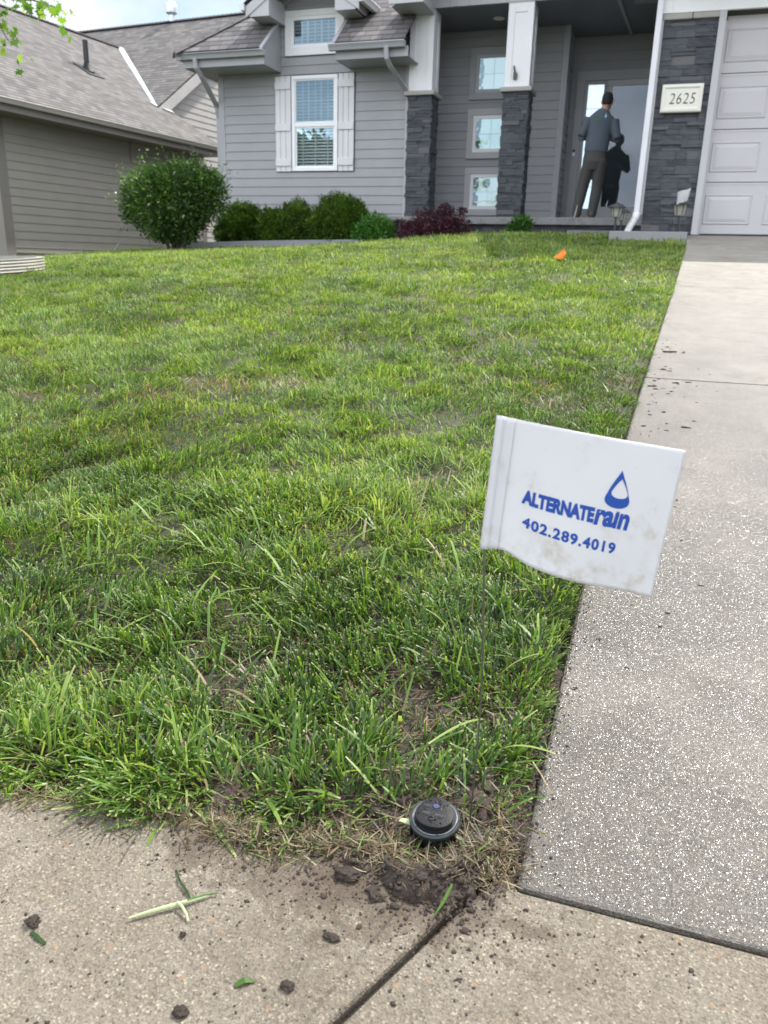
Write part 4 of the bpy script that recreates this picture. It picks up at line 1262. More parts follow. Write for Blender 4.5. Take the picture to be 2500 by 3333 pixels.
# ---- porch
PZ = 1.283
mb = MB(); mb.box((-4.30, 12.72, PZ-.105), (-.30, 15.02, PZ)); mb.build('porch_slab', M['porch'], H, bevel=.008)
mb = MB(); mb.box((-4.22, 12.80, .7), (-.3, 12.86, PZ-.106)); 
for w_ in (0,): stones(mb, (-4.22, 12.80, .80), (1, 0, 0), (0, -1, 0), 3.9, PZ-.106-.80, 3)
mb.build('porch_base_stone', M['stone'], H)
mb = MB(); mb.box((-1.33, 12.05, .85), (-.35, 12.715, 1.075)); mb.build('porch_step', M['porch'], H, bevel=.01)
for (x0, x1, sd_) in ((-4.012, -3.640, 21), (-2.527, -2.157, 22)):
    cx = (x0+x1)/2
    cm = MB(); y0, y1 = 12.92, 13.30
    cm.box((x0+.012, y0+.012, 3.098), (x1-.012, y1-.012, 4.21)); colm = cm.build('porch_column', M['white'], H)
    mb = MB()
    for (a, b_) in ((x0, x0+.095), (x1-.095, x1)):
        mb.box((a, y0, 3.10), (b_, y0+.0125, 4.21)); mb.box((a, y1-.0125, 3.10), (b_, y1, 4.21))
    mb.box((x0+.0955, y0, 3.10), (x1-.0955, y0+.0125, 3.20)); mb.box((x0+.0955, y0, 4.07), (x1-.0955, y0+.0125, 4.21))
    for (a, b_) in ((y0+.013, y0+.10), (y1-.10, y1-.013)):
        mb.box((x1-.0125, a, 3.10), (x1, b_, 4.21)); mb.box((x0, a, 3.10), (x0+.0125, b_, 4.21))
    mb.box((x1-.0125, y0+.101, 3.10), (x1, y1-.101, 3.20)); mb.box((x1-.0125, y0+.101, 4.07), (x1, y1-.101, 4.21))
    mb.build('panel_boards', M['white'], colm, bevel=.003)
    mb = MB(); mb.box((x0-.052, y0-.055, 3.035), (x1+.052, y1+.052, 3.098)); mb.build('cap_stone', M['capstone'], colm, bevel=.012)
    mb = MB(); a, b_ = x0-.004, x1+.008; ya, yb = y0-.004, y1+.004
    mb.box((a+.012, ya+.012, PZ), (b_-.012, yb-.012, 3.03))
    stones(mb, (a+.010, ya+.012, PZ), (1, 0, 0), (0, -1, 0), b_-a-.02, 3.035-PZ, sd_)
    stones(mb, (b_-.012, ya, PZ), (0, 1, 0), (1, 0, 0), yb-ya, 3.035-PZ, sd_+5)
    stones(mb, (a+.012, ya, PZ), (0, 1, 0), (-1, 0, 0), yb-ya, 3.035-PZ, sd_+9)
    mb.build('stone_base', M['stone'], colm)
# ceiling, beam, porch gable
mb = MB(); mb.box((-4.02, 12.95, 4.20), (-.15, 15.02, 4.23)); ceil = mb.build('porch_ceiling', M['soffit'], H)
mb = MB(); mb.hexa([(-1.03, 12.96, 4.165), (-.985, 12.96, 4.165), (-.865, 15.0, 4.165), (-.905, 15.0, 4.165), (-1.03, 12.96, 4.199), (-.985, 12.96, 4.199), (-.865, 15.0, 4.199), (-.905, 15.0, 4.199)]); mb.build('batten', M['trim'], ceil)
mb = MB(); mb.lathe((-2.806, 13.62, 4.187), [(.085, .012), (.088, 0), (.070, 0), (.062, .010), (.01, .011)], 28); mb.build('recessed_light', M['white'], ceil, smooth=True)
mb = MB(); 
for k in range(6): mb.box((-.80, 13.20+k*.03, 4.185), (-.50, 13.215+k*.03, 4.197))
mb.build('vent_grille', M['trim'], ceil)
mb = MB(); mb.box((-4.0, 12.925, 4.198), (-.30, 12.96, 4.60)); beam = mb.build('porch_beam', M['trim'], H)
mb = MB(); rs = random.Random(4); x = -3.735
while x < -.32:
    w_ = rs.choice((.10, .13, .16, .2)); x2 = min(x+w_, -.32)
    mb.box((x+.002, 12.905, 4.197), (x2-.002, 12.9245, 4.45+rs.uniform(0, .01))); x = x2
mb.build('shake_boards', M['pale'], beam)
zp0 = 4.26; pg = MB(); XA, XB = -4.16, -.10; XC = (XA+XB)/2; zpr = zp0+.6*(XC-XA)
roof_face(pg, [(XA, 12.28, zp0), (XC, 12.28, zpr), (XC, 17, zpr), (XA, 15, zp0)], (0, 1, 0), (XA, 0, zp0))
roof_face(pg, [(XB, 12.28, zp0), (XC, 12.28, zpr), (XC, 17, zpr), (XB, 15, zp0)], (0, 1, 0), (XB, 0, zp0))
pgo = pg.build('porch_roof', M['shingle'], H)
mb = MB(); mb.extrude([(-4.0, 12.95, 4.55), (-.2, 12.95, 4.55), (XC, 12.95, zpr-.1)], (0, .03, 0)); mb.build('gable_panel', M['siding'], pgo)
mb = MB(); mb.extrude([(XA+.02, 12.30, zp0-.04), (XC, 12.30, zpr-.05), (XC, 12.30, zpr-.23), (XA+.02, 12.30, zp0-.2)], (0, .022, 0)); mb.build('rake_board', M['pale'], pgo)
mb = MB(); mb.extrude([(XB-.02, 12.30, zp0-.04), (XC, 12.30, zpr-.05), (XC, 12.30, zpr-.23), (XB-.02, 12.30, zp0-.2)], (0, .022, 0)); mb.build('rake_board', M['pale'], pgo)
mb = MB(); mb.box((-4.15, 12.285, 4.112), (-3.635, 12.298, 4.42)); mb.box((-3.652, 12.299, 4.114), (-3.636, 12.904, 4.42)); mb.box((-4.148, 12.299, 4.114), (-3.654, 12.904, 4.13)); mb.box((-4.15, 12.299, 4.114), (-4.134, 13.0, 4.24)); mb.build('rake_return', M['pale'], pgo, bevel=.003)
# window wall
mb = MB()
lap_front(mb, -4.0, -3.365, PZ, 4.2, 14.25, phase=PH); lap_front(mb, -2.555, -1.865, PZ, 4.2, 14.25, phase=PH)
for z0, z1 in ((PZ, 1.39), (2.15, 2.288), (3.05, 3.188), (3.952, 4.2)): lap_front(mb, -3.365, -2.555, z0, z1, 14.25, phase=PH)
mb.build('window_wall_siding', M['siding'], H)
mb = MB(); mb.box((-1.87, 14.215, PZ), (-1.775, 14.27, 4.2)); mb.build('corner_trim', M['trim'], H, bevel=.003)
mb = MB(); lap_side(mb, 14.27, 15.03, PZ, 4.2, -1.80, 1, phase=PH); mb.build('recess_siding', M['siding'], H)
Msheer = mat_glow('glowing_sheer_curtain', (.62, .70, .66), .36)
Mbright = mat_glow('glowing_curtain', (.78, .82, .86), .62)
for i, (z0, z1) in enumerate(((3.187, 3.951), (2.288, 3.050), (1.390, 2.150))):
    mb = MB(); frame_rect(mb, -3.36, -2.56, z0, z1, .098, 14.205, 14.25); w = mb.build('square_window', M['trim'] if i == 0 else M['pale'], H, bevel=.003)
    mb = MB(); frame_rect(mb, -3.262, -2.658, z0+.098, z1-.098, .055, 14.22, 14.26); mb.build('frame', M['pale'] if i < 1 else M['vinyl'], w, bevel=.003)
    mb = MB(); g0, g1 = z0+.155, z1-.155
    mb.box((-2.965, 14.236, g0), (-2.953, 14.241, g1)); mb.box((-3.205, 14.2365, (g0+g1)/2-.006), (-2.715, 14.2405, (g0+g1)/2+.006)); mb.build('grille', M['vinyl'], w)
    mb = MB(); mb.face([(-3.206, 14.234, g0), (-2.714, 14.234, g0), (-2.714, 14.234, g1), (-3.206, 14.234, g1)]); mb.build('pane', M['glass'], w)
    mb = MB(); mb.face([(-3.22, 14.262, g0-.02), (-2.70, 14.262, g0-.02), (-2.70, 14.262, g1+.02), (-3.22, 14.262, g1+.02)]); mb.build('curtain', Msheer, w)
    mb = MB(); rs = random.Random(i+3)
    for k in range(26):
        zz = g0+(g1-g0)*rs.random(); xx = -3.20+rs.random()*(.05 if i != 2 else .06); mb.face([(xx-.02, 14.255, zz-.03), (xx+.025, 14.254, zz-.01), (xx+.02, 14.256, zz+.04), (xx-.02, 14.257, zz+.03)])
    if i == 2:
        mb.build('curtain_edge', mat_plain('olive_drape', (.10, .12, .07), .8), w); mb = MB()
        for k in range(14):
            zz = g0+rs.random()*.16; xx = -2.78+rs.random()*.05; mb.face([(xx-.02, 14.255, zz-.03), (xx+.025, 14.254, zz-.01), (xx+.02, 14.256, zz+.04), (xx-.02, 14.257, zz+.03)])
    mb.build('curtain_edge', mat_plain('olive_drape', (.10, .12, .07), .8), w)
    if i == 2:
        mb = MB(); mb.lathe((-2.985, 14.25, 1.905), [(.066, -.004), (.068, .004), (.052, .004), (.05, .001), (.0, .001)], 32, Matrix.Rotation(R(90), 3, 'X')); mb.build('window_ornament', mat_plain('ornament', (.30, .33, .20), .5, bumpy=.3, scale=60), w)
# door wall
mb = MB(); lap_front(mb, -1.80, -.15, 3.70, 4.2, 15.0, phase=PH); lap_front(mb, -1.80, -1.70, PZ, 3.70, 15.0, phase=PH); lap_front(mb, -.13, .1, PZ, 3.7, 15.0, phase=PH); mb.build('door_wall_siding', M['siding'], H)
mb = MB(); frame_rect(mb, -1.695, -.14, PZ, 3.695, .135, 14.955, 15.02, .15, .09); de = mb.build('door_surround', M['trim'], H, bevel=.004)
mb = MB(); frame_rect(mb, -1.558, -1.19, PZ+.092, 3.542, .055, 14.965, 15.01, .055, .18); sl = mb.build('sidelight', M['trim'], H, bevel=.004)
mb = MB(); mb.face([(-1.503, 14.99, 1.555), (-1.245, 14.99, 1.555), (-1.245, 14.99, 3.487), (-1.503, 14.99, 3.487)]); mb.build('pane', M['glass'], sl)
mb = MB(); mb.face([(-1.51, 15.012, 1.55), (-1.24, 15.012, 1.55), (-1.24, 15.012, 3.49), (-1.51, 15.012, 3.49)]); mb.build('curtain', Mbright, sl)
mb = MB()
for z_ in (1.9, 2.9, 3.12):
    mb = MB(); mb.box((-1.503, 15.002, z_), (-1.245, 15.008, z_+.012)); mb.build('muntin', M['pale'], sl)
mb = MB(); frame_rect(mb, -1.188, -.285, PZ+.10, 3.54, .075, 14.945, 14.985, .085, .20); sdoor = mb.build('storm_door', M['pale'], H, bevel=.004)
mb = MB(); mb.box((-1.113, 14.962, 1.585), (-.36, 14.968, 3.455)); mb.build('door_glass', M['doorglass'], sdoor)
mb = MB(); mb.box((-1.17, 15.0, PZ+.1), (-.3, 15.012, 3.5)); mb.build('inner_door', mat_plain('dark_door', (.035, .038, .042), .5), sdoor)
mb = MB(); mb.box((-.50, 14.90, 3.42), (-.40, 14.945, 3.47)); mb.box((-.47, 14.89, 3.30), (-.44, 14.945, 3.44)); mb.build('door_closer', M['blackp'], sdoor)
mb = MB(); mb.box((-1.674, 14.935, 2.385), (-1.618, 14.955, 2.50)); bell = mb.build('doorbell', mat_plain('grey_bell', (.45, .45, .46), .4), H, bevel=.004)
mb = MB(); mb.box((-1.668, 14.930, 2.455), (-1.624, 14.9345, 2.495)); mb.build('lens_panel', M['blackp'], bell)
mb = MB(); mb.box((-1.660, 14.9305, 2.395), (-1.632, 14.9345, 2.445)); mb.build('button', M['vinyl'], bell)

# ---- garage
G = 9.7; GZ = .944
mb = MB(); mb.box((-.258, 9.70, GZ), (.262, 9.92, 3.02)); stones(mb, (-.265, 9.70, GZ), (1, 0, 0), (0, -1, 0), .527, 3.02-GZ, 55, .02); mb.build('pilaster_stone', M['stone'], H)
mb = MB(); mb.box((-.285, 9.655, 3.02), (.003, 9.95, 3.076)); mb.box((.009, 9.656, 3.021), (.262, 9.95, 3.075)); mb.build('cap_stone', M['capstone'], H, bevel=.008)
mb = MB(); mb.box((-.29, 9.66, 3.078), (5.9, 9.70, 3.50)); mb.box((-.29, 9.70, 3.078), (-.14, 9.95, 3.5)); fr_ = mb.build('frieze_board', M['white'], H, bevel=.004)
mb = MB(); mb.box((-.29, 9.652, 3.08), (-.20, 9.6585, 3.50)); mb.build('corner_board', M['white'], fr_)
mb = MB(); mb.box((-.30, 9.12, 3.50), (6.1, 10.2, 3.53)); mb.box((-.32, 9.10, 3.50), (6.1, 9.12, 3.68)); mb.build('garage_eave', M['trim'], H)
g2 = MB(); roof_face(g2, [(-.35, 9.02, 3.68), (6.2, 9.02, 3.68), (6.2, 15.4, 3.68+.58*6.38), (-.35, 15.4, 3.68+.58*6.38)], (1, 0, 0), (0, 9.02, 3.68)); g2.build('garage_roof', M['shingle'], H)
gutter('gutter', -.36, 6.1, 9.12, 3.66, M['gutter_w'], H)
mb = MB(); mb.box((.262, 9.655, GZ), (.330, 9.79, 3.077)); mb.box((.330, 9.735, GZ), (.352, 9.82, 3.0)); mb.build('door_jamb', M['pale'], H, bevel=.003)
mb = MB(); mb.box((5.2, 9.655, GZ), (5.27, 9.79, 3.077)); mb.build('door_jamb', M['pale'], H, bevel=.003)
mb = MB(); mb.box((5.27, 9.70, GZ), (5.9, 9.92, 3.02)); stones(mb, (5.27, 9.70, GZ), (1, 0, 0), (0, -1, 0), .62, 3.02-GZ, 59, .02); mb.build('pilaster_stone', M['stone'], H)
gd = None
zs = [.958, 1.485, 2.003, 2.533, 3.06]
mb = MB(); mb.box((.34, 9.86, GZ), (5.2, 9.9, 3.07)); gd = mb.build('garage_door', M['garage'], H)
for k in range(4):
    mb = MB(); z0, z1 = zs[k]+.004, zs[k+1]-.004; y = 9.815
    # section skin with ridged top and bottom rails
    mb.box((.345, y, z0), (5.195, y+.03, z1))
    mb.box((.345, y-.004, z1-.022), (5.195, y-.0005, z1)); mb.box((.345, y-.0045, z0), (5.195, y-.001, z0+.028))
    for c in range(8):
        xa = .352+.012+c*.602; xb = xa+.478; za, zb = z0+.095, z1-.115
        # raised panel: sunk groove, bevelled field
        def ringf(a0, b0, c0, d0, ya, a1, b1, c1, d1, yb_):
            P = [(a0, ya, c0), (b0, ya, c0), (b0, ya, d0), (a0, ya, d0)]; Q = [(a1, yb_, c1), (b1, yb_, c1), (b1, yb_, d1), (a1, yb_, d1)]
            for q in range(4): mb.face([P[q], P[(q+1) % 4], Q[(q+1) % 4], Q[q]])
        y_ = y-.001
        ringf(xa, xb, za, zb, y_, xa+.012, xb-.012, za+.012, zb-.012, y_-.009)
        ringf(xa+.012, xb-.012, za+.012, zb-.012, y_-.009, xa+.022, xb-.022, za+.022, zb-.022, y_-.002)
        ringf(xa+.022, xb-.022, za+.022, zb-.022, y_-.002, xa+.060, xb-.060, za+.058, zb-.058, y_-.010)
        mb.face([(xa+.060, y_-.010, za+.058), (xb-.060, y_-.010, za+.058), (xb-.060, y_-.010, zb-.058), (xa+.060, y_-.010, zb-.058)])
    mb.build('door_section', M['garage'], gd)
mb = MB(); mb.box((.345, 9.812, .944), (5.195, 9.85, .957)); mb.build('rubber_seal', M['blackp'], gd)
# downspout on the garage corner and its white flexible end
mb = MB(); mb.hexa([(-.355, 9.60, 1.15), (-.295, 9.60, 1.15), (-.295, 9.66, 1.15), (-.355, 9.66, 1.15), (-.345, 9.60, 3.6), (-.285, 9.60, 3.6), (-.285, 9.66, 3.6), (-.345, 9.66, 3.6)]); ds = mb.build('downspout', M['gutter_w'], H, bevel=.008)
mb = MB(); mb.box((-.292, 9.665, GZ+.2), (-.268, 9.70, 3.076)); mb.build('corner_strip', M['pale'], H)
mb = MB(); path = []; rad = []
for k in range(61):
    t = k/60; path.append((-.325-.075*sstep(np.array(t))*1.0, 9.62-.05*t, 1.16-.225*t)); rad.append(.034+(.005 if (k % 6) in (2, 3, 4) and t > .28 else 0)+.006*(1-t)*(t < .28))
mb.tube([tuple(map(float, p)) for p in path], [float(r) for r in rad], 16); mb.build('flexible_elbow', M['white'], ds, smooth=True)
# number plaque
mb = MB(); x0, x1, z0, z1 = -.207, .200, 2.152, 2.420
mb.box((x0, 9.640, z0), (x1, 9.665, z1)); pq = mb.build('number_plaque', mat_plain('cream_stone', (.70, .68, .60), .5, bumpy=.2), H, bevel=.003)
mb = MB()
P = lambda d, y: [(x0+d, y, z0+d), (x1-d, y, z0+d), (x1-d, y, z1-d), (x0+d, y, z1-d)]
rings_ = [P(.004, 9.640), P(.008, 9.630), P(.030, 9.627), P(.036, 9.633), P(.046, 9.6385)]
for a, b_ in zip(rings_, rings_[1:]):
    for q in range(4): mb.face([a[q], a[(q+1) % 4], b_[(q+1) % 4], b_[q]])
mb.face(rings_[-1]); mb.build('moulded_rim', pq.data.materials[0], pq)
v, f = fit_text('2625', -.125, .130, 2.232, 2.334, bold=-.008, shear=.14, spacing=1.12)
raw_mesh('numerals', [(p[0], 9.6368, p[1]) for p in v], f, M['blackp'], pq)
# wall-mounted hook on the second column
mb = MB(); mb.tube([(-2.395, 12.905, 3.375), (-2.385, 12.90, 3.33), (-2.378, 12.90, 3.295), (-2.37, 12.90, 3.28)], .013, 8); mb.box((-2.395, 12.885, 3.20), (-2.342, 12.918, 3.285)); mb.build('hook_bracket', mat_plain('olive_metal', (.07, .075, .055), .5), H)
# ------------------------------------------------------------------ neighbouring house (its own axes: U right, V back)
DY = R(5.4747)
UX = Vector((math.cos(DY), -math.sin(DY), 0)); VX = Vector((math.sin(DY), math.cos(DY), 0))
def nb(u, v, z): p = UX*u+VX*v; return Vector((p.x, p.y, z))
NH = empty('house', tuple(nb(-14, 13, .5)), 'taupe lap-sided house with a large brown shingle roof, left behind the round bush', 'house')
def nbox(mb, a, b_):
    x0, x1 = sorted((a[0], b_[0])); y0, y1 = sorted((a[1], b_[1])); z0, z1 = sorted((a[2], b_[2]))
    mb.hexa([nb(x0, y0, z0), nb(x1, y0, z0), nb(x1, y1, z0), nb(x0, y1, z0), nb(x0, y0, z1), nb(x1, y0, z1), nb(x1, y1, z1), nb(x0, y1, z1)])
mb = MB(); nbox(mb, (-12.02, 10.70, .2), (-21, 16.45, 2.95)); nbox(mb, (-13.12, 16.4, .2), (-22, 25, 3.6)); mb.build('wall_core', M['siding_n'], NH)
def lap_u(mb, u, v0, v1, z0, z1, e=.1435, ph=.672, top=None):
    z = ph+math.floor((z0-ph)/e)*e
    while z < z1-1e-4:
        a, b_ = max(z, z0), min(z+e, z1)
        if b_-a > .004:
            fa, fb = (a-z)/e, (b_-z)/e; t = .012
            va0, va1, vb0, vb1 = v0, v1, v0, v1
            if top:
                va0, va1 = top(a); vb0, vb1 = top(b_); va0 = max(va0, v0); va1 = min(va1, v1); vb0 = max(vb0, v0); vb1 = min(vb1, v1)
                if va1-va0 < .05: break
            mb.face([nb(u+t*(1-fa), va0, a), nb(u+t*(1-fa), va1, a), nb(u+t*(1-fb), vb1, b_), nb(u+t*(1-fb), vb0, b_)])
            mb.face([nb(u+t*(1-fa), va0, a), nb(u, va0, a), nb(u, va1, a), nb(u+t*(1-fa), va1, a)])
        z += e
mb = MB(); lap_u(mb, -12.0, 10.70, 16.42, .585, 2.88); mb.build('side_wall_siding', M['siding_n'], NH)
mb = MB(); nbox(mb, (-12.03, 10.66, .2), (-20.9, 16.4, .585)); mb.build('foundation', mat_plain('dark_concrete', (.13, .12, .11), .8, bumpy=.4), NH)
mb = MB(); nbox(mb, (-11.985, 10.60, .35), (-12.06, 10.80, 2.88)); nbox(mb, (-12.061, 10.60, .35), (-12.20, 10.66, 2.88)); mb.build('corner_trim', M['trim_n'], NH)
mb = MB(); nbox(mb, (-11.985, 16.30, .55), (-12.06, 16.46, 2.88)); mb.build('corner_trim', M['trim_n'], NH)
mb = MB(); nbox(mb, (-11.985, 13.93, 2.42), (-12.01, 13.99, 2.88)); mb.build('seam_trim', M['trim_n'], NH)
mb = MB(); o_ = nb(-12.20, 10.66, .35); stones(mb, tuple(nb(-13.6, 10.66, .35)), tuple(UX), tuple(-VX), 1.4, 1.5, 77, .03); mb.build('front_stone', mat_plain('pale_blue_stone', (.28, .30, .33), .8, bumpy=.8, scale=20), NH)
PN = .58; UE, ZN = -11.42, 2.995; UR = -16.55; ZR = ZN+PN*(UE-UR)
VALB, VALT = (-12.85, 15.95), (-16.55, 19.12)
zA = lambda u: ZN+PN*(UE-u)
rf = MB()
roof_face(rf, [nb(UE, 10.15, ZN), nb(UE, 16.42, ZN), nb(-12.80, 16.42, zA(-12.80)), nb(-12.88, 15.95, zA(-12.88)), nb(UR, 19.12, ZR), nb(UR, 10.15, ZR)], VX, nb(UE, 0, ZN))
roof_face(rf, [nb(2*UR-UE, 10.15, ZN), nb(2*UR-UE, 20, ZN), nb(UR, 20, ZR), nb(UR, 10.15, ZR)], VX, nb(2*UR-UE, 0, ZN))
# cross wing: plane rising to the back, ridge along U
vb, zb = 15.95, zA(-12.88); PB = (ZR-zb)/(19.12-15.95)
VR = 20.45; zB = lambda v: zb+PB*(v-vb)
roof_face(rf, [nb(-12.80, 15.85, zB(15.85)), nb(-12.80, VR, zB(VR)), nb(-22, VR, zB(VR)), nb(-22, 19.12, ZR), nb(UR, 19.12, ZR)], UX, nb(0, vb, zb))
roof_face(rf, [nb(-12.80, 2*VR-15.85, zB(15.85)), nb(-12.80, VR, zB(VR)), nb(-22, VR, zB(VR)), nb(-22, 2*VR-15.85, zB(15.85))], UX, nb(0, 2*VR-vb, zb))
# far cross gable behind the ridge
roof_face(rf, [nb(-19.2, 23.0, 7.38), nb(-24, 23.0, 7.38), nb(-24, 21.2, 6.4), nb(-19.35, 21.2, 6.4)], UX, nb(0, 21.2, 6.4))
roof_face(rf, [nb(-19.2, 23.0, 7.38), nb(-24, 23.0, 7.38), nb(-24, 24.8, 6.4), nb(-19.35, 24.8, 6.4)], UX, nb(0, 24.8, 6.4))
nroof = rf.build('roof', M['shingle_n'], NH)
mb = MB(); mb.extrude([nb(-19.36, 21.25, 6.35), nb(-19.36, 24.75, 6.35), nb(-19.36, 23.0, 7.30)], tuple(-UX*.1)); mb.build('far_gable_siding', M['siding_n'], NH)
mb = MB(); mb.extrude([nb(-19.2, 21.2, 6.38), nb(-19.2, 23.0, 7.36), nb(-19.2, 23.0, 7.20), nb(-19.2, 21.2, 6.22)], tuple(-UX*.03)); mb.extrude([nb(-19.2, 24.8, 6.38), nb(-19.2, 23.0, 7.36), nb(-19.2, 23.0, 7.20), nb(-19.2, 24.8, 6.22)], tuple(-UX*.03)); mb.build('far_rake_board', M['siding_n'], NH)
# ridge caps
def caps(a, b_, name='ridge_caps'):
    mb = MB(); a = Vector(a); b_ = Vector(b_); L = (b_-a).length; t = (b_-a)/L; s_ = t.cross(Vector((0, 0, 1))).normalized()
    k = 0
    while k*.14 < L:
        p = a+t*(k*.14); q = a+t*min(k*.14+.16, L)
        for sg in (1, -1):
            w_ = s_*sg*.14+Vector((0, 0, -.075)); roof_face(mb, [p+Vector((0, 0, .035)), q+Vector((0, 0, .022)), q+w_+Vector((0, 0, .022)), p+w_+Vector((0, 0, .035))], t, p)
        k += 1
    mb.build(name, M['shingle_n'], nroof)
caps(nb(UR, 10.15, ZR), nb(UR, 19.1, ZR)); caps(nb(-12.8, VR, zB(VR)), nb(-22, VR, zB(VR)))
# valley metal
a = nb(-12.90, 15.93, zA(-12.88)+.01); b_ = nb(UR+.12, 19.02, ZR-.02); t = (b_-a)
mb = MB(); w1_ = (VX*.5-UX*-.0); 
s1 = UX*.13+Vector((0, 0, -PN*.13)); s2 = -VX*0+VX*.0
for (da, sgn) in ((UX*.10+VX*-.0+Vector((0, 0, -PN*.10)), 1), (VX*-.10+Vector((0, 0, -PB*.10)), -1)):
    mb.extrude([a+Vector((0, 0, .012)), b_+Vector((0, 0, .012)), b_+da+Vector((0, 0, .018)), a+da+Vector((0, 0, .018))], (0, 0, .006))
mb.build('valley_flashing', M['metal'], nroof)
mb = MB(); mb.extrude([nb(-12.98, 15.86, zA(-12.98)+.02), nb(-12.84, 15.9, zA(-12.84)+.02), nb(-12.68, 16.36, zA(-12.68)+.02), nb(-12.80, 16.36, zA(-12.80)+.02)], (0, 0, .006)); mb.build('step_flashing', M['metal'], nroof)
# eave of the near block
mb = MB(); mb.extrude([nb(-12.03, 10.72, 2.80), nb(-21.07, 10.72, 2.80), nb(-21.07, 10.72, ZN+.25), nb(UR, 10.72, ZR-.06), nb(-12.03, 10.72, ZN+.25)], tuple(VX*.08)); mb.build('front_gable_wall', M['siding_n'], NH)
mb = MB(); nbox(mb, (-11.50, 10.15, 2.79), (-11.53, 16.42, 2.96)); fa = mb.build('fascia', M['trim_n'], NH)
mb = MB(); nbox(mb, (-11.531, 10.15, 2.795), (-12.0, 16.42, 2.815)); mb.build('soffit', M['trim_n'], fa)
pr = [(0, 0), (.10, 0), (.105, -.012), (.085, -.04), (.065, -.085), (0, -.085)]
mb = MB(); mb.extrude([nb(-11.498+a_, 10.15, 2.985+b2) for a_, b2 in pr], tuple(VX*6.27)); mb.build('gutter', painted('tan_gutter', (.44, .415, .375), .4), NH)
# gable wall of the cross wing
mb = MB(); tp = lambda z: (15.95+(z-zb)/PB if z > zb else 16.2, 2*VR-15.95-(z-zb)/PB if z > zb else 24.7)
lap_u(mb, -13.10, 16.15, 24.7, .7, 6.3, top=tp); mb.build('gable_siding', painted('taupe_siding_painted_sun', (.43, .41, .385), .6, .06, .3), NH)  # paler copy of the taupe siding, sunshine painted into its colour
mb = MB()
a = nb(-12.79, 15.90, zB(15.90)-.04); b_ = nb(-12.79, VR, zB(VR)-.04)
mb.extrude([a, b_, b_-Vector((0, 0, .26)), a-Vector((0, 0, .26))], tuple(-UX*.03))
a2 = nb(-12.79, 2*VR-15.9, zB(15.90)-.04); mb.extrude([a2, b_, b_-Vector((0, 0, .26)), a2-Vector((0, 0, .26))], tuple(-UX*.03))
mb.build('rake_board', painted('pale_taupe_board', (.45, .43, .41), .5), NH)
mb = MB(); mb.extrude([nb(-12.83, 15.95, zB(15.95)-.10), nb(-12.83, VR, zB(VR)-.10), nb(-13.1, VR, zB(VR)-.10), nb(-13.1, 15.95, zB(15.95)-.10)], (0, 0, -.02)); mb.build('rake_soffit', M['trim_n'], NH)
# vent pipe and flue
p = nb(-13.90, 14.97, zA(-13.90)-.04)
mb = MB(); mb.lathe(p, [(.055, 0), (.055, .62), (.045, .62), (.04, .55)], 20); vp = mb.build('vent_pipe', M['blackp'], nroof, smooth=False)
mb = MB(); mb.lathe(p, [(.16, .0), (.12, .05), (.08, .12), (.058, .17), (.056, .19)], 20); 
mb.extrude([p+UX*.28+VX*.22+Vector((0, 0, -PN*.28+.05)), p-UX*.2+VX*.22+Vector((0, 0, PN*.2+.05)), p-UX*.2-VX*.22+Vector((0, 0, PN*.2+.05)), p+UX*.28-VX*.22+Vector((0, 0, -PN*.28+.05))], (0, 0, .012))
mb.build('pipe_boot', M['blackr'], nroof)
p = nb(-15.79, VR, zB(VR)-.05)
mb = MB(); mb.lathe(p, [(.075, 0), (.075, .20), (.10, .21), (.155, .25), (.165, .34), (.16, .43), (.12, .50), (.05, .54), (.005, .545)], 24); mb.build('round_flue', M['metal'], nroof, smooth=True)

# ------------------------------------------------------------------ foliage
def leaf_cloud(n, pts_fn, size, asp=.5, tone=(.45, .22), up=.35, fold=True):
    """small folded leaf quads at points with outward directions"""
    P, D, tn = pts_fn(n); n = len(P)
    s = RNG.uniform(size[0], size[1], n)[:, None]
    d = D+RNG.normal(0, .55, (n, 3)); d[:, 2] += up; d /= np.linalg.norm(d, axis=1)[:, None]
    r = RNG.normal(0, 1, (n, 3)); sd_ = np.cross(d, r); sd_ /= np.linalg.norm(sd_, axis=1)[:, None]
    nn = np.cross(d, sd_)
    a = P; b_ = P+d*s*.5+sd_*s*asp*.5+nn*s*.08; c = P+d*s; e = P+d*s*.5-sd_*s*asp*.5+nn*s*.08
    V = np.stack([a, b_, c, e], 1).reshape(-1, 3)
    F = np.arange(n*4).reshape(n, 4)
    t = np.clip(tn+RNG.normal(0, tone[1], n), 0, 1)
    C = np.zeros((n, 4, 4), np.float32); C[..., 0] = t[:, None]; C[..., 3] = 1
    return V, F, C.reshape(-1, 4)
def blob_pts(centers, base_z, shell=.55, seed=0):
    """centers: (x, y, z, rx, ry, rz) lobes"""
    cs = np.array(centers, float); w = cs[:, 3]*cs[:, 4]*cs[:, 5]; w = w**(2/3); w = w/w.sum()
    def fn(n):
        k = RNG.choice(len(cs), n, p=w); d = RNG.normal(0, 1, (n, 3)); d /= np.linalg.norm(d, axis=1)[:, None]
        r = 1-shell*RNG.random(n)**1.6
        lump = 1+.16*(vnoise(d[:, 0]*2.2+k*3, d[:, 2]*2.2+d[:, 1]*1.7, .45, seed)-.5)*2+.06*RNG.normal(0, 1, n)
        P = cs[k, :3]+d*(r*lump)[:, None]*cs[k, 3:]
        ok = P[:, 2] > base_z; P, d, k2 = P[ok], d[ok], k[ok]
        tn = .42+.22*(vnoise(P[:, 0], P[:, 2]+P[:, 1], .11, seed+3)-.5)*2
        return P, d, tn
    return fn
Mshrub = mat_leaf('evergreen_needles', [(0., (.016, .034, .004)), (.4, (.048, .100, .008)), (.75, (.105, .190, .014)), (1., (.20, .30, .030))], .28)
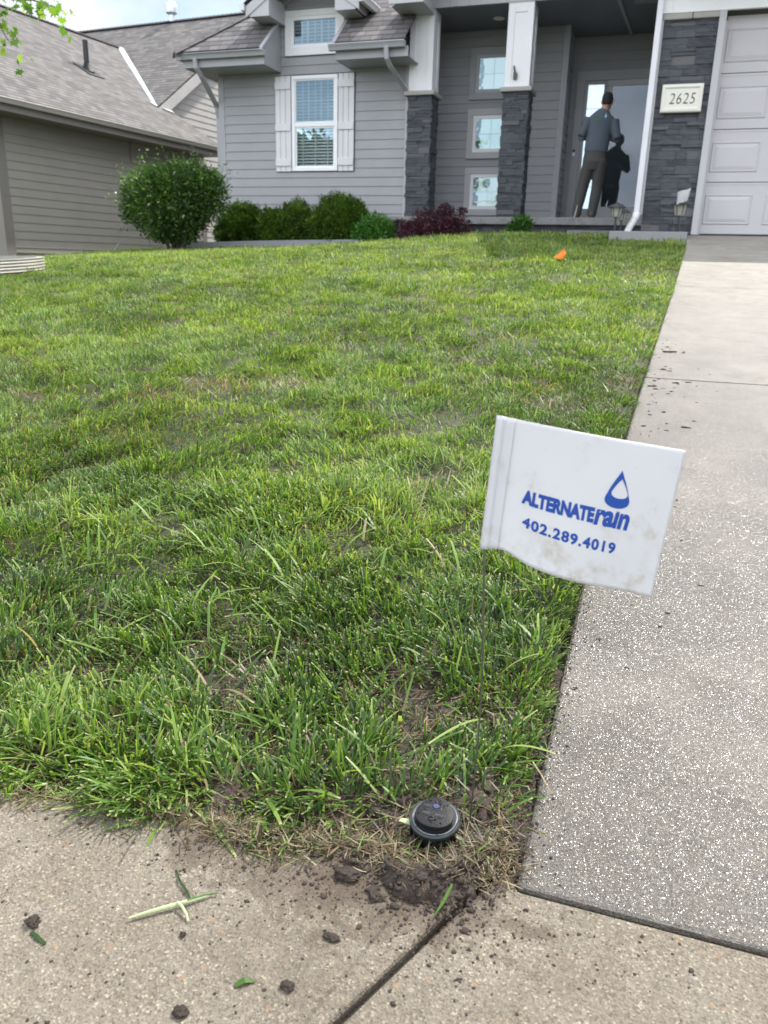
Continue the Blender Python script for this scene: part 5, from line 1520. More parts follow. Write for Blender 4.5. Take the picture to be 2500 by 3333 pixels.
Mbush = mat_leaf('bush_leaves', [(0., (.017, .038, .010)), (.45, (.052, .112, .022)), (.8, (.12, .23, .042)), (1., (.36, .48, .22))], .32, .36)
Mspirea = mat_leaf('soft_green_leaves', [(0., (.025, .075, .014)), (.5, (.065, .19, .030)), (1., (.14, .32, .06))], .35)
Mbarb = mat_leaf('purple_leaves', [(0., (.020, .012, .013)), (.45, (.055, .024, .032)), (.8, (.15, .045, .068)), (1., (.30, .11, .15))], .25, .5, (1.3, .7, .9))
Mmaple = mat_leaf('maple_leaves', [(0., (.050, .105, .020)), (.5, (.12, .24, .035)), (1., (.30, .42, .10))], .55, .4)
Mcore = mat_plain('twig_core_painted_shade', (.014, .026, .008), .9, bumpy=.8, scale=60)  # dark filler inside the shrubs, inner shade put into its colour
Mbark = mat_plain('bark', (.075, .055, .042), .85, bumpy=.8, scale=30)
def shrub(name, centers, n, size, mat, label, cat, base, asp=.4, stems=5, group=None, core=None, tone=.18, shell=.5, up=.35):
    c0 = centers[0]; root = empty(name, (c0[0], c0[1], base), label, cat, group)
    V, F, C = leaf_cloud(n, blob_pts(centers, base+.01, shell, len(name)+n % 7), size, asp, (.45, tone), up)
    np_mesh('foliage', V, F, mat, root, colr=C)
    mb = MB(); rs = random.Random(n)
    for k in range(stems):
        c = centers[k % len(centers)]; a = rs.uniform(0, 6.28); q = rs.uniform(.2, .8)
        p0 = (c0[0]+.04*math.cos(a), c0[1]+.04*math.sin(a), base-.03); p2 = (c[0]+c[3]*q*math.cos(a), c[1]+c[4]*q*math.sin(a), c[2]+c[5]*rs.uniform(-.1, .6))
        p1 = tuple((u_+v_)/2+rs.uniform(-.03, .03) for u_, v_ in zip(p0, p2)); mb.tube([p0, p1, p2], [.014, .010, .004], 6)
    mb.build('stems', Mbark, root)
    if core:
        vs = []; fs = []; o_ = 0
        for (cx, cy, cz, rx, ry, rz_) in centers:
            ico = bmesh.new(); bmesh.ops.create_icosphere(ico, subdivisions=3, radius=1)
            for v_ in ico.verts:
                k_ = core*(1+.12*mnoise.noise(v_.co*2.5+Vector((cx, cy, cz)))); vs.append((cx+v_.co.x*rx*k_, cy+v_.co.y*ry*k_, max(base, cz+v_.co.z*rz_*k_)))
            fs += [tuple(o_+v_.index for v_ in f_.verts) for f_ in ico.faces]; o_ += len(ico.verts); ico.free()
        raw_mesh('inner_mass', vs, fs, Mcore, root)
    return root
# four clipped evergreens, one soft shrub, barberry, corner plant
bz = lambda x, y: gz1(x, y)+.03
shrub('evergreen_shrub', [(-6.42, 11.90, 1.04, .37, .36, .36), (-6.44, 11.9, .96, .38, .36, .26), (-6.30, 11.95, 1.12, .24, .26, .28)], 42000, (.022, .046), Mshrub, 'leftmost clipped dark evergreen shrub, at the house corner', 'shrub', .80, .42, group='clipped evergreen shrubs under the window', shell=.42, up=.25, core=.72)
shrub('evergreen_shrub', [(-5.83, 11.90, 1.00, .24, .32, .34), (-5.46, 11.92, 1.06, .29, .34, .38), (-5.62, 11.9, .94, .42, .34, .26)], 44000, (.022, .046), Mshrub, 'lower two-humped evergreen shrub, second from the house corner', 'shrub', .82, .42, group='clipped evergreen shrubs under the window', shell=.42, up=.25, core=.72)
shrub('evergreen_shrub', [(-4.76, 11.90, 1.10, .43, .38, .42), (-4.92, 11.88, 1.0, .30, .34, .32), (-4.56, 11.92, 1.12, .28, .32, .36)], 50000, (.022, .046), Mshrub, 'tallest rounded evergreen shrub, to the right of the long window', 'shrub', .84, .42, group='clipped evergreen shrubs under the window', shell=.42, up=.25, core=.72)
shrub('soft_shrub', [(-4.10, 11.75, 1.04, .26, .26, .22), (-4.26, 11.7, .98, .20, .22, .16), (-3.93, 11.75, 1.0, .20, .24, .18), (-4.05, 11.7, .92, .30, .26, .12)], 9000, (.022, .055), Mspirea, 'small loose bright green shrub between the evergreens and the purple shrub', 'shrub', .85, .5, tone=.22, shell=.7)
shrub('barberry_shrub', [(-3.20, 11.75, 1.10, .36, .34, .22), (-3.48, 11.7, 1.0, .26, .28, .17), (-2.90, 11.75, 1.04, .26, .3, .19), (-3.15, 11.7, .98, .48, .34, .15), (-3.05, 11.8, 1.30, .12, .12, .10), (-3.72, 11.75, 1.12, .10, .10, .06), (-2.80, 11.8, 1.30, .05, .08, .05)], 15000, (.020, .050), Mbarb, 'purple leaved shrub in front of the first stone column', 'shrub', .87, .5, tone=.26, shell=.75)
shrub('leafy_plant', [(-2.03, 12.2, 1.10, .13, .13, .15), (-2.10, 12.2, 1.04, .12, .12, .11), (-1.95, 12.2, 1.15, .10, .10, .11)], 1700, (.03, .08), Mspirea, 'small leafy plant against the porch below the second column', 'plant', .93, .35, tone=.25, shell=.9)
# big round bush at the left
lob = [(-6.75, 10.5, 1.36, .62, .6, .40), (-6.55, 10.45, 1.60, .34, .34, .28), (-7.15, 10.45, 1.42, .34, .36, .32), (-6.25, 10.5, 1.40, .34, .36, .36), (-7.35, 10.5, 1.20, .24, .26, .20), (-6.15, 10.5, 1.55, .20, .24, .20), (-6.80, 10.5, 1.05, .50, .46, .26), (-6.95, 10.5, 1.62, .22, .24, .20), (-6.75, 10.5, .90, .34, .32, .18)]
bush = empty('round_bush', (-6.75, 10.5, .70), 'large round dense green bush on the lawn in front of the neighbouring house', 'bush')
V, F, C = leaf_cloud(30000, blob_pts(lob, .78, .62, 5), (.03, .065), .42, (.45, .24), .3)
np_mesh('foliage', V, F, Mbush, bush, colr=C)
def sprig_pts(lob, ns, L):
    def fn(n):
        out = []; D = []; cs = np.array(lob)
        for k in range(ns):
            c = cs[RNG.integers(len(cs))]; d = RNG.normal(0, 1, 3); d[2] = abs(d[2])*.7+.1 if RNG.random() < .8 else d[2]; d /= np.linalg.norm(d)
            p = c[:3]+d*c[3:]*.95; dd_ = d*.8+np.array([0, 0, .45]); dd_ /= np.linalg.norm(dd_)
            for q in range(n//ns): t = q/(n//ns); out.append(p+dd_*t*RNG.uniform(.5, 1)*L); D.append(d+RNG.normal(0, .5, 3))
        P = np.array(out); D = np.array(D); return P, D/np.linalg.norm(D, axis=1)[:, None], np.full(len(P), .62)
    return fn
V, F, C = leaf_cloud(150*14, sprig_pts(lob, 150, .30), (.028, .055), .36, (.5, .22), .25)
np_mesh('shoots', V, F, Mbush, bush, colr=C)
mb = MB(); rs = random.Random(5)
for k in range(16):
    a = rs.uniform(0, 6.28); r_ = rs.uniform(.02, .12); q = rs.uniform(.15, .6)
    mb.tube([(-6.72+r_*math.cos(a), 10.5+r_*math.sin(a), .66), (-6.72+(r_+.1)*math.cos(a), 10.5+(r_+.1)*math.sin(a), .95), (-6.72+q*math.cos(a), 10.5+q*math.sin(a), 1.4)], [.022, .016, .006], 6)
mb.build('stems', Mbark, bush)

# bed, edging
ed = [(-7.1, 11.12), (-6.9, 11.22), (-6.2, 11.38), (-5.5, 11.47), (-4.6, 11.54), (-3.5, 11.58), (-2.35, 11.60)]
ezs = [.785, .797, .835, .862, .885, .912, .943]
mb = MB()
for k in range(len(ed)-1):
    (xa, ya), (xb, yb) = ed[k], ed[k+1]; za, zb_ = ezs[k], ezs[k+1]
    mb.hexa([(xa, ya, za-.14), (xb, yb, zb_-.14), (xb, yb+.06, zb_-.14), (xa, ya+.06, za-.14), (xa, ya, za), (xb, yb, zb_), (xb, yb+.06, zb_), (xa, ya+.06, za)])
tag(mb.build('bed_edging', painted('weathered_edging', (.26, .27, .28), .7), None, (-5, 11.4, .8)), 'long grey bed edging curving in front of the evergreen shrubs', 'edging')
xs = np.linspace(-7.1, -2.2, 60); ts = np.linspace(0, 1, 14); X, T_ = np.meshgrid(xs, ts)
e_y = np.interp(X, [p[0] for p in ed], [p[1] for p in ed])+.05; Y = e_y+(13.0-e_y)*T_; Z = np.interp(X, [p[0] for p in ed], ezs)-.02+.02*T_+fbm(X, Y, .2, 81, 3)*.03-.015
V = np.stack([X, Y, Z], -1).reshape(-1, 3); b = (np.arange(13)[:, None]*60+np.arange(59)[None]).ravel(); F = np.stack([b, b+1, b+61, b+60], -1)
tag(np_mesh('flower_bed', V, F, M['mulch'], smooth=True), kind='structure')
mb = MB(); mb.box((-.56, 9.06, .84), (.215, 9.13, .948)); mb.box((-.56, 9.131, .84), (-.49, 9.55, .946)); mb.box((.16, 9.131, .84), (.214, 9.62, .946))
tag(mb.build('bed_edging', painted('pale_edging', (.26, .26, .27), .6, .1, .3), None, (-.2, 9.1, .9), bevel=.006), 'short pale edging block below the white downspout elbow', 'edging')
mb = MB(); mb.box((-.49, 9.131, .80), (.16, 9.69, .925)); tag(mb.build('planting_bed', M['mulch']), kind='structure')

# path lights
def path_light(x, y, z, label, lean=0.0, sc=1.0):
    r_ = empty('path_light', (x, y, z), label, 'path light', 'low lantern path lights by the downspout')
    lg = mat_plain('pewter', (.05, .052, .055), .45, .5)
    mb = MB(); mb.tube([(x, y, z), (x+lean*.5, y, z+.09*sc), (x+lean, y, z+.15*sc)], .010*sc, 8); mb.build('stake', lg, r_)
    h = z+.15*sc; X_ = x+lean
    mb = MB(); mb.lathe((X_, y, h), [(.020*sc, 0), (.036*sc, .008*sc), (.040*sc, .016*sc), (.055*sc, .088*sc), (.053*sc, .088*sc), (.038*sc, .018*sc)], 6); mb.build('lantern_glass', MLG, r_)
    mb = MB(); mb.lathe((X_, y, h+.088*sc), [(.085*sc, 0), (.082*sc, .008*sc), (.045*sc, .028*sc), (.018*sc, .036*sc), (.012*sc, .046*sc), (.002, .05*sc)], 20); mb.build('cap', lg, r_)
    mb = MB()
    for k in range(6):
        a = math.pi*2*k/6; mb.tube([(X_+.040*sc*math.cos(a), y+.040*sc*math.sin(a), h+.016*sc), (X_+.056*sc*math.cos(a), y+.056*sc*math.sin(a), h+.089*sc)], .0035*sc, 5)
    mb.build('cage', lg, r_)
    return r_
MLG = mat_plain('frosted_lantern', (.36, .35, .31), .25, bumpy=.6, scale=90)
path_light(-.525, 9.38, .925, 'low lantern path light just left of the white downspout elbow', 0, 1.15)
path_light(-.475, 9.58, .925, 'second lantern path light half hidden behind the left one', .0, 1.0)
path_light(.135, 9.35, .925, 'lantern path light leaning in front of the dark stone pilaster', -.018, 1.25)

# small flags
def small_flag(x, y, z0, corners, label, mat, wire_top):
    r_ = empty('marker_flag', (x, y, z0), label, 'marker flag')
    mb = MB(); mb.tube([(x, y, z0-.02), wire_top], .0016, 6); mb.build('wire', M['wire'], r_)
    v = []; n = 10
    c = [Vector(p) for p in corners]
    for j in range(n+1):
        for i in range(n+1):
            u_, w_ = i/n, j/n; p = c[0]*(1-u_)*(1-w_)+c[1]*u_*(1-w_)+c[2]*u_*w_+c[3]*(1-u_)*w_
            v.append(p+Vector((0, .010*math.sin(u_*5+w_*2), .004*math.sin(u_*6))))
    f = [(j*(n+1)+i, j*(n+1)+i+1, (j+1)*(n+1)+i+1, (j+1)*(n+1)+i) for j in range(n) for i in range(n)]
    o = raw_mesh('flag_sheet', v, f, mat, r_); so = o.modifiers.new('s', 'SOLIDIFY'); so.thickness = .0008
small_flag(.075, 9.20, .93, [(.068, 9.2, 1.335), (.195, 9.16, 1.375), (.175, 9.16, 1.255), (.078, 9.2, 1.215)], 'small white marker flag blowing in front of the stone pilaster', M['flag'], (.073, 9.2, 1.335))
small_flag(-.985, 9.5, .915, [(-.960, 9.5, 1.230), (-.945, 9.44, 1.215), (-.968, 9.43, 1.10), (-.985, 9.5, 1.095)], 'tiny white marker flag seen edge-on below the porch slab', M['flag'], (-.962, 9.5, 1.23))
Mor = mat_leaf('orange_plastic', [(0, (.90, .30, .03)), (1, (.95, .42, .06))], .4, .4, (1.1, 1.0, .8))
small_flag(-.78, 6.7, .60, [(-.748, 6.70, .712), (-.722, 6.69, .682), (-.748, 6.66, .636), (-.825, 6.68, .640)], 'crumpled orange marker flag low in the lawn grass', Mor, (-.765, 6.70, .655))
small_flag(-6.36, 8.5, .50, [(-6.24, 8.5, .728), (-6.222, 8.47, .722), (-6.285, 8.47, .646), (-6.302, 8.5, .650)], 'narrow white marker flag leaning on the lawn near the taupe wall', M['flag'], (-6.27, 8.5, .69))

# planter ring with stones
pr_ = empty('tree_ring', (-5.75, 5.05, .42), 'curved pale ribbed tree ring edging filled with grey stones at the left edge', 'planter ring')
mb = MB(); seg = 80; Mring = painted('ribbed_edging', (.36, .34, .29), .6, .2)
def rz(a): return gz1(-5.75+1.04*math.cos(a), 5.05+1.04*math.sin(a))
prof = []
for k in range(9): prof += [(.0 if k % 2 == 0 else -.008, k*.0115)]
for k in range(seg):
    a0, a1 = 2*math.pi*k/seg, 2*math.pi*(k+1)/seg
    for (d0, h0), (d1, h1) in zip(prof, prof[1:]):
        P4 = []
        for a, d, h in ((a0, d0, h0), (a1, d0, h0), (a1, d1, h1), (a0, d1, h1)):
            r_ = 1.04+d; P4.append((-5.75+r_*math.cos(a), 5.05+r_*math.sin(a), .5*rz(a)+.5*.45-.005+h))
        mb.face(P4)
    zt = lambda a: .5*rz(a)+.5*.45-.005+.092
    mb.face([(-5.75+r_*math.cos(a), 5.05+r_*math.sin(a), zt(a)) for r_, a in ((1.04, a0), (1.04, a1), (.985, a1), (.985, a0))])
    mb.face([(-5.75+.985*math.cos(a), 5.05+.985*math.sin(a), zt(a)-dz_) for a, dz_ in ((a0, 0), (a1, 0), (a1, .09), (a0, .09))])
mb.build('ribbed_wall', Mring, pr_)
pts = []
for _ in range(1500):
    a = RNG.uniform(0, 6.28); r_ = math.sqrt(RNG.random())*.97; pts.append((-5.75+r_*math.cos(a), 5.05+r_*math.sin(a), .452+RNG.uniform(-.012, .012), RNG.uniform(.018, .035), RNG.uniform(.8, 1.4), 1))
crumb_mesh('ring_stones', pts, mat_plain('grey_stones', (.30, .31, .33), .6, bumpy=.5, scale=40))

# maple whose branch hangs into the top left
tr = empty('maple_tree', (-5.75, 5.05, .42), 'maple tree with a leafy branch hanging into the top left corner', 'tree')
mb = MB(); mb.tube([(-5.75, 5.05, .35), (-5.74, 5.06, 1.3), (-5.72, 5.04, 2.2), (-5.78, 5.1, 3.4), (-5.7, 5.0, 4.6)], [.075, .058, .05, .036, .012], 12)
mb.build('trunk', Mbark, tr, smooth=True)
mb = MB(); tw = []
rs = random.Random(12)
def limb(p0, p1, r0, r1, sag=.0, n=6):
    p0, p1 = Vector(p0), Vector(p1); pts = []
    for k in range(n+1):
        t = k/n; pts.append(p0.lerp(p1, t)+Vector((rs.uniform(-.02, .02), rs.uniform(-.02, .02), sag*math.sin(math.pi*t)+rs.uniform(-.015, .015))))
    mb.tube(pts, [r0+(r1-r0)*k/n for k in range(n+1)], 7); return pts
main = limb((-5.72, 5.05, 2.05), (-4.75, 5.0, 2.34), .026, .012, .06)
b1 = limb(main[-1], (-3.98, 4.98, 2.12), .010, .003, .03); b2 = limb(main[-2], (-4.40, 4.95, 1.96), .009, .003, .05)
b3 = limb(main[-1], (-4.28, 5.1, 2.30), .008, .003, .02)
tw += b1[1:]+b2[2:]+b3[1:]
for k in range(26):
    a = rs.uniform(0, 6.28); z_ = rs.uniform(2.3, 4.4); L = rs.uniform(.7, 1.15)*(1.15-(z_-2.3)/3.2)
    p = (-5.74, 5.06, z_); q = (-5.74+L*math.cos(a), 5.06+L*math.sin(a), z_+rs.uniform(.1, .5))
    if q[0] > -4.75: q = (-4.9, q[1], q[2]+.4)
    tw += limb(p, q, .016, .004, .05)[2:]
mb.build('limbs', Mbark, tr)
def maple_leaves(nodes, per, spread):
    shape = np.array([(0, -.02), (.16, -.14), (.13, .10), (.50, .02), (.40, .20), (.56, .44), (.30, .40), (.26, .58), (.12, .50), (0, .92), (-.12, .50), (-.26, .58), (-.30, .40), (-.56, .44), (-.40, .20), (-.50, .02), (-.13, .10), (-.16, -.14)])
    tri = [(0, i, i+1) for i in range(1, 17)]+[(0, 17, 1)]
    ctr = np.array([[0, .18]]); sh = np.concatenate([ctr, shape]); m_ = len(sh)
    tri = np.array([(0, i, i+1) for i in range(1, m_-1)]+[(0, m_-1, 1)])
    V = []; F = []; C = []; o = 0
    for nd in nodes:
        for _ in range(per):
            s = RNG.uniform(.045, .078); p = np.array(nd)+RNG.normal(0, spread, 3)+np.array([0, 0, -.02])
            d = np.array([RNG.normal(0, .5), RNG.normal(0, .5), -.7]); d /= np.linalg.norm(d)
            r = RNG.normal(0, 1, 3); sx = np.cross(d, r); sx /= np.linalg.norm(sx); nn = np.cross(d, sx)
            q = p+sh[:, :1]*s*sx+sh[:, 1:]*s*d+(np.abs(sh[:, :1])**1.2*-.25*s)*nn
            V.append(q); F.append(tri+o); o += m_
            c = np.zeros((m_, 4), np.float32); c[:, 0] = np.clip(RNG.normal(.5, .25), 0, 1); c[:, 3] = 1; C.append(c)
    return np.concatenate(V), np.concatenate(F), np.concatenate(C)
V, F, C = maple_leaves([p[:] for p in tw], 11, .060)
np_mesh('crown', V, F, Mmaple, tr, colr=C)

# trees on the far side of the street, behind the camera: the windows mirror them
Mfar = mat_leaf('street_tree_leaves', [(0., (.020, .045, .012)), (.5, (.050, .11, .022)), (1., (.12, .20, .05))], .3)
for i, (x, y, h, r_, kind) in enumerate(((-23, -25, 8.2, 5.0, 'broad'), (19, -25, 7.8, 4.6, 'narrow-topped'))):
    t_ = empty('street_tree', (x, y, -.1), kind+' green tree across the road behind the camera', 'tree', 'trees across the road')
    cs = [(x, y, h*.62, r_, r_*.9, h*.36)]+[(x+RNG.uniform(-1, 1)*r_*.6, y+RNG.uniform(-1, 1)*r_*.4, h*RNG.uniform(.45, .8), r_*.5, r_*.5, h*.2) for _ in range(5)]
    V, F, C = leaf_cloud(22000, blob_pts(cs, 1.2, .4, i), (.25, .5), .7, (.45, .25), .2)
    np_mesh('crown', V, F, Mfar, t_, colr=C)
    mb = MB(); mb.tube([(x, y, -.3), (x+.1, y, h*.35), (x, y+.1, h*.7)], [.28, .2, .08], 10); mb.build('trunk', Mbark, t_)
# ------------------------------------------------------------------ the man at the door (seen from behind)
def loft_obj(rings_list, voxel, name, mat, parent, smooth_it=6, squash=None):
    """closed lofts of elliptical rings, fused into one continuous skin by a voxel remesh"""
    me = bpy.data.meshes.new(name); V = []; F = []
    for rings in rings_list:
        seg = 20; b = len(V)
        for i, (c, rx, ry) in enumerate(rings):
            c = Vector(c); a = Vector(rings[max(i-1, 0)][0]); d = Vector(rings[min(i+1, len(rings)-1)][0]); t = (d-a).normalized()
            ref = Vector((1, 0, 0)) if abs(t.x) < .85 else Vector((0, 1, 0))
            x_ = (ref-t*ref.dot(t)).normalized(); y_ = t.cross(x_)
            for k in range(seg):
                an = 2*math.pi*k/seg; V.append(tuple(c+x_*rx*math.cos(an)+y_*ry*math.sin(an)))
        for i in range(len(rings)-1):
            for k in range(seg):
                k2 = (k+1) % seg; F.append((b+i*seg+k, b+i*seg+k2, b+(i+1)*seg+k2, b+(i+1)*seg+k))
        F.append(tuple(b+k for k in reversed(range(seg)))); F.append(tuple(b+(len(rings)-1)*seg+k for k in range(seg)))
    me.from_pydata(V, [], F)
    bm = bmesh.new(); bm.from_mesh(me); bmesh.ops.recalc_face_normals(bm, faces=bm.faces); bm.to_mesh(me); bm.free()
    o = bpy.data.objects.new(name, me); col.objects.link(o)
    r_ = o.modifiers.new('r', 'REMESH'); r_.mode = 'VOXEL'; r_.voxel_size = voxel
    s_ = o.modifiers.new('s', 'SMOOTH'); s_.iterations = smooth_it; s_.factor = .5
    bpy.context.view_layer.update(); dg = bpy.context.evaluated_depsgraph_get()
    m2 = bpy.data.meshes.new_from_object(o.evaluated_get(dg)); m2.name = name
    bpy.data.objects.remove(o); m2.materials.clear(); m2.materials.append(mat)
    for p in m2.polygons: p.use_smooth = True
    return link_mesh(name, m2, parent)
PX, PY, PZ0 = -1.14, 13.45, PZ
man = empty('person', (PX, PY, PZ0), 'man seen from behind at the glass door, grey shirt, dark trousers and black cap', 'person')
def q(x, y, z): return (x, PY+y, z)
skin = mat_plain('skin', (.36, .21, .15), .5, bumpy=.1)
shirt = painted('grey_blue_shirt', (.075, .092, .115), .85, .12); trous = painted('charcoal_trousers', (.060, .060, .056), .85, .14)
hipx = -1.142
HX = -1.056
body = [
    [(q(-1.165, .02, 2.02), .15, .11), (q(-1.16, .02, 2.12), .165, .115), (q(-1.15, .02, 2.28), .155, .105), (q(-1.13, .03, 2.45), .165, .11), (q(-1.115, .03, 2.62), .185, .115), (q(-1.105, .02, 2.73), .17, .10), (q(-1.09, .02, 2.79), .07, .06), (q(-1.075, .035, 2.86), .058, .06), (q(-1.065, .05, 2.90), .055, .065)],
    # head
    [(q(HX-.002, .06, 2.835), .035, .045), (q(HX, .065, 2.87), .062, .080), (q(HX, .055, 2.93), .075, .094), (q(HX, .05, 2.985), .078, .098), (q(HX, .045, 3.03), .066, .084), (q(HX, .045, 3.052), .035, .045)],
    [(q(HX, .15, 2.945), .010, .012), (q(HX, .172, 2.925), .013, .014), (q(HX, .150, 2.91), .012, .010)],
    [(q(HX-.078, .05, 2.90), .008, .014), (q(HX-.084, .045, 2.935), .010, .020), (q(HX-.078, .05, 2.965), .007, .014)],
    [(q(HX+.078, .05, 2.90), .008, .014), (q(HX+.084, .045, 2.935), .010, .020), (q(HX+.078, .05, 2.965), .007, .014)]]
shL, elL, wrL = q(-1.295, .02, 2.705), q(-1.392, -.02, 2.475), q(-1.262, .20, 2.47)
shR, elR, wrR = q(-.920, .02, 2.675), q(-.855, -.02, 2.43), q(-.975, .20, 2.46)
def arm(a, b_, c, r): return [[(a, r[0], r[0]), (tuple((Vector(a)*.5+Vector(b_)*.5)), r[1], r[1]), (b_, r[2], r[2])], [(b_, r[2], r[2]), (tuple(Vector(b_)*.6+Vector(c)*.4), r[3], r[3]), (c, r[4], r[4]*.8)]]
body += arm(shL, elL, wrL, (.055, .048, .040, .038, .027)); body += arm(shR, elR, wrR, (.055, .048, .040, .038, .027))
hL, kL, aL = q(-1.235, .0, 2.08), q(-1.300, .03, 1.74), q(-1.352, -.01, 1.375)
hR, kR, aR = q(-1.07, .0, 2.08), q(-1.085, .03, 1.74), q(-1.120, -.01, 1.375)
for h_, k_, a_ in ((hL, kL, aL), (hR, kR, aR)):
    body.append([(h_, .080, .090), (tuple(Vector(h_)*.5+Vector(k_)*.5), .066, .072), (k_, .050, .052), (tuple(Vector(k_)*.6+Vector(a_)*.4), .046, .050), (a_, .036, .040), ((a_[0], a_[1], PZ0+.03), .035, .045)])
    body.append([((a_[0], a_[1]-.05, PZ0+.035), .032, .03), ((a_[0]-.005, a_[1]+.08, PZ0+.032), .042, .028), ((a_[0]-.01, a_[1]+.17, PZ0+.025), .035, .018)])
def hand(w, d, side):
    """palm, four unequal curled fingers and a thumb off the side"""
    w = Vector(w); d = Vector(d).normalized(); s = Vector((side, 0, 0)); u_ = Vector((0, 0, 1))
    out = [[(tuple(w-d*.01), .026, .018), (tuple(w+d*.035), .038, .015), (tuple(w+d*.085), .040, .013)]]
    for k, L in enumerate((.068, .078, .072, .055)):
        o_ = w+d*.082+u_*(.028-.019*k)
        a = o_+d*L*.45+s*-.006; b2 = a+d*L*.25-s*L*.35; c = b2-s*L*.28-d*L*.05
        out.append([(tuple(o_), .0088, .0088), (tuple(a), .0085, .0085), (tuple(b2), .0078, .0078), (tuple(c), .0065, .0065)])
    t0 = w+d*.03+u_*.028; out.append([(tuple(t0), .012, .012), (tuple(t0+u_*.028+d*.025-s*.01), .010, .010), (tuple(t0+u_*.036+d*.052-s*.022), .008, .008)])
    return out
dL = (.35, .93, .02); dR = (-.35, .93, .02)
body += hand(Vector(wrL)+Vector(dL)*.02, dL, -1); body += hand(Vector(wrR)+Vector(dR)*.02, dR, 1)
loft_obj(body, .0075, 'body', skin, man, 4)
# clothes
sh = [[(q(-1.155, .02, 2.235), .178, .128), (q(-1.15, .02, 2.33), .178, .125), (q(-1.135, .03, 2.47), .182, .128), (q(-1.115, .03, 2.62), .205, .130), (q(-1.105, .02, 2.715), .195, .118), (q(-1.10, .02, 2.775), .125, .092), (q(-1.085, .025, 2.822), .070, .074)]]
sh += arm((shL[0]+.01, shL[1], shL[2]), (elL[0], elL[1]-.005, elL[2]-.02), wrL, (.078, .070, .060, .054, .044)); sh += arm((shR[0]-.01, shR[1], shR[2]), (elR[0], elR[1]-.005, elR[2]-.02), wrR, (.078, .070, .060, .054, .044))
shirt_o = loft_obj(sh, .009, 'shirt', shirt, man, 7)
tr_ = [[(q(-1.165, .02, 2.00), .155, .12), (q(-1.162, .0, 2.10), .176, .132), (q(-1.16, .015, 2.20), .168, .122), (q(-1.157, .02, 2.275), .162, .112)]]
for h_, k_, a_ in ((hL, kL, aL), (hR, kR, aR)):
    tr_.append([((h_[0], h_[1], 2.13), .090, .110), (h_, .096, .112), (tuple(Vector(h_)*.55+Vector(k_)*.45), .096, .098), (k_, .086, .086), (tuple(Vector(k_)*.55+Vector(a_)*.45), .082, .084), (tuple(Vector(a_)+Vector((0, 0, .02))), .072, .078), ((a_[0], a_[1], PZ0+.045), .070, .082)])
tro = loft_obj(tr_, .009, 'trousers', trous, man, 5)
mb = MB()
for sx in (-1.235, -1.085): mb.extrude([q(sx-.045, -.155, 2.02), q(sx+.045, -.155, 2.02), q(sx+.048, -.155, 2.10), q(sx-.048, -.155, 2.10)], (0, .02, 0))
bt = []
for a_ in (aL, aR):
    bt.append([((a_[0], a_[1]-.055, PZ0+.002), .042, .03), ((a_[0], a_[1]-.055, PZ0+.05), .046, .04), ((a_[0], a_[1]-.01, PZ0+.12), .05, .055)])
    bt.append([((a_[0], a_[1]-.06, PZ0+.036), .044, .036), ((a_[0]-.004, a_[1]+.07, PZ0+.036), .050, .036), ((a_[0]-.01, a_[1]+.17, PZ0+.030), .045, .028), ((a_[0]-.01, a_[1]+.205, PZ0+.026), .028, .018)])
loft_obj(bt, .008, 'boots', mat_plain('brown_boots', (.06, .045, .032), .6, bumpy=.3), man, 3)
cp = [[(q(HX, .045, 2.955), .083, .104), (q(HX, .043, 2.985), .084, .105), (q(HX, .04, 3.03), .074, .092), (q(HX, .04, 3.057), .045, .056), (q(HX, .04, 3.065), .015, .02)]]
cap_ = loft_obj(cp, .006, 'cap', mat_plain('black_cap', (.012, .012, .014), .8), man, 3)
mb = MB(); vv = []; n = 14
for k in range(n+1):
    a = math.pi*k/n; vv.append((HX-.072*math.cos(a)+.018, PY+.125+.085*math.sin(a), 2.972-.020*math.sin(a)))
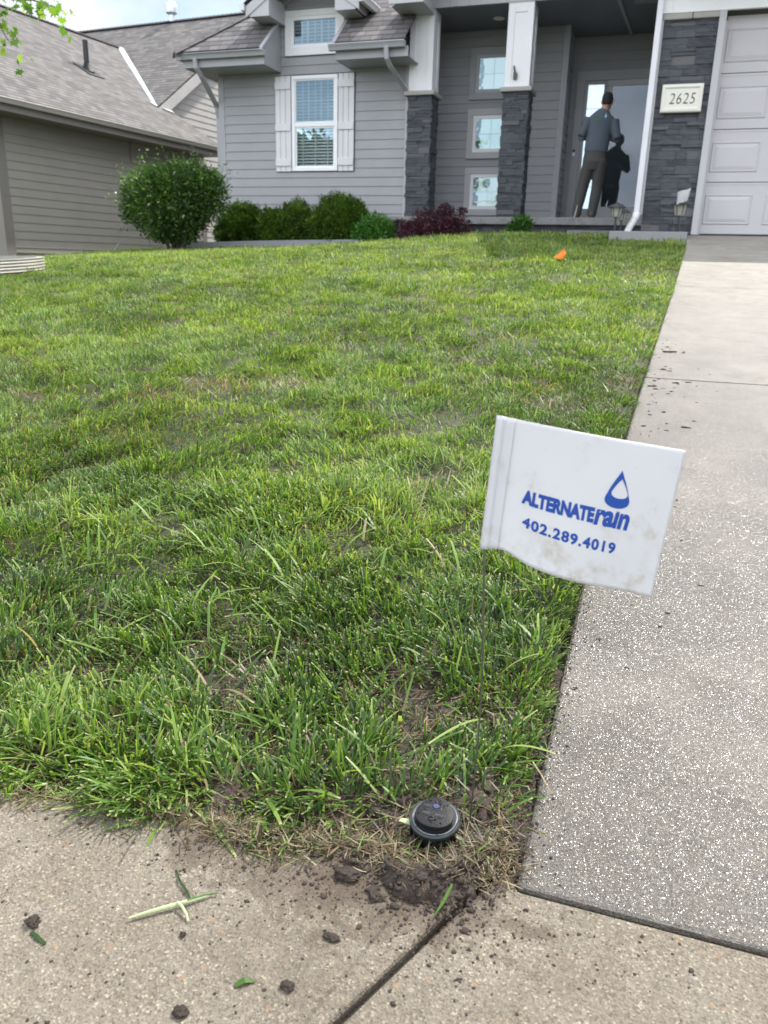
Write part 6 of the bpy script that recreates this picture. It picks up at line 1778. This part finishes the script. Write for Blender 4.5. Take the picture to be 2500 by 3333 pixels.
mb.extrude(vv, (0, 0, .006)); mb.build('brim', mat_plain('black_brim', (.012, .012, .014), .8), cap_)
hr = [[(q(HX, .005, 2.885), .055, .05), (q(HX, .012, 2.93), .076, .075), (q(HX, .03, 2.965), .080, .092)]]
loft_obj(hr, .007, 'hair', mat_plain('dark_hair', (.02, .015, .012), .8, bumpy=.6), man, 3)
mb = MB()
for sx in (-1, 1): mb.lathe((HX+.028*sx, PY+.143, 2.945), [(.001, -.006), (.0075, -.004), (.009, 0), (.0075, .004), (.001, .006)], 10)
mb.build('eyes', mat_plain('eye_white', (.5, .5, .48), .3), man)
mb = MB(); mb.tube([(HX-.022, PY+.146, 2.888), (HX, PY+.152, 2.890), (HX+.022, PY+.146, 2.888)], [.003, .0055, .003], 8); mb.build('mouth', mat_plain('lips', (.30, .12, .10), .5), man)
# emblem on the back of the shirt: green wordmark and pale drop
dg = bpy.context.evaluated_depsgraph_get()
off = origin_of(shirt_o)
bv = BVHTree.FromPolygons([tuple(Vector(v.co)+off) for v in shirt_o.data.vertices], [tuple(p.vertices) for p in shirt_o.data.polygons])
def drape(v, f, name, mat):
    v, f = subdiv(v, f, 2); out = []
    for p in v:
        h = bv.ray_cast(Vector((p[0], PY-1, p[1])), Vector((0, 1, 0))); y = (h[0].y if h[0] else PY-.1)-.003
        out.append((p[0], y, p[1]))
    return raw_mesh(name, out, f, mat, shirt_o)
v, f = fit_text('ALTERNATE', -1.232, -1.085, 2.668, 2.698, bold=.03); drape(v, f, 'back_lettering', mat_plain('green_print', (.03, .16, .06), .6))
v, f = fit_text('rain', -1.082, -1.028, 2.668, 2.692, bold=.04); drape(v, f, 'back_lettering', mat_plain('blue_print', (.03, .14, .26), .6))
o_ = drop_ring(0, 0, .020, -.052, .020); v = np.array([(-1.047+a_*1.0, 2.716-b_*.9, 0) for a_, b_ in o_]); drape(v, [tuple(range(len(v)))], 'back_drop_emblem', mat_plain('pale_print', (.40, .55, .68), .5))
man.location = (PX*.967, 13.0, PZ0)
man.scale = (.967, .967, .967)
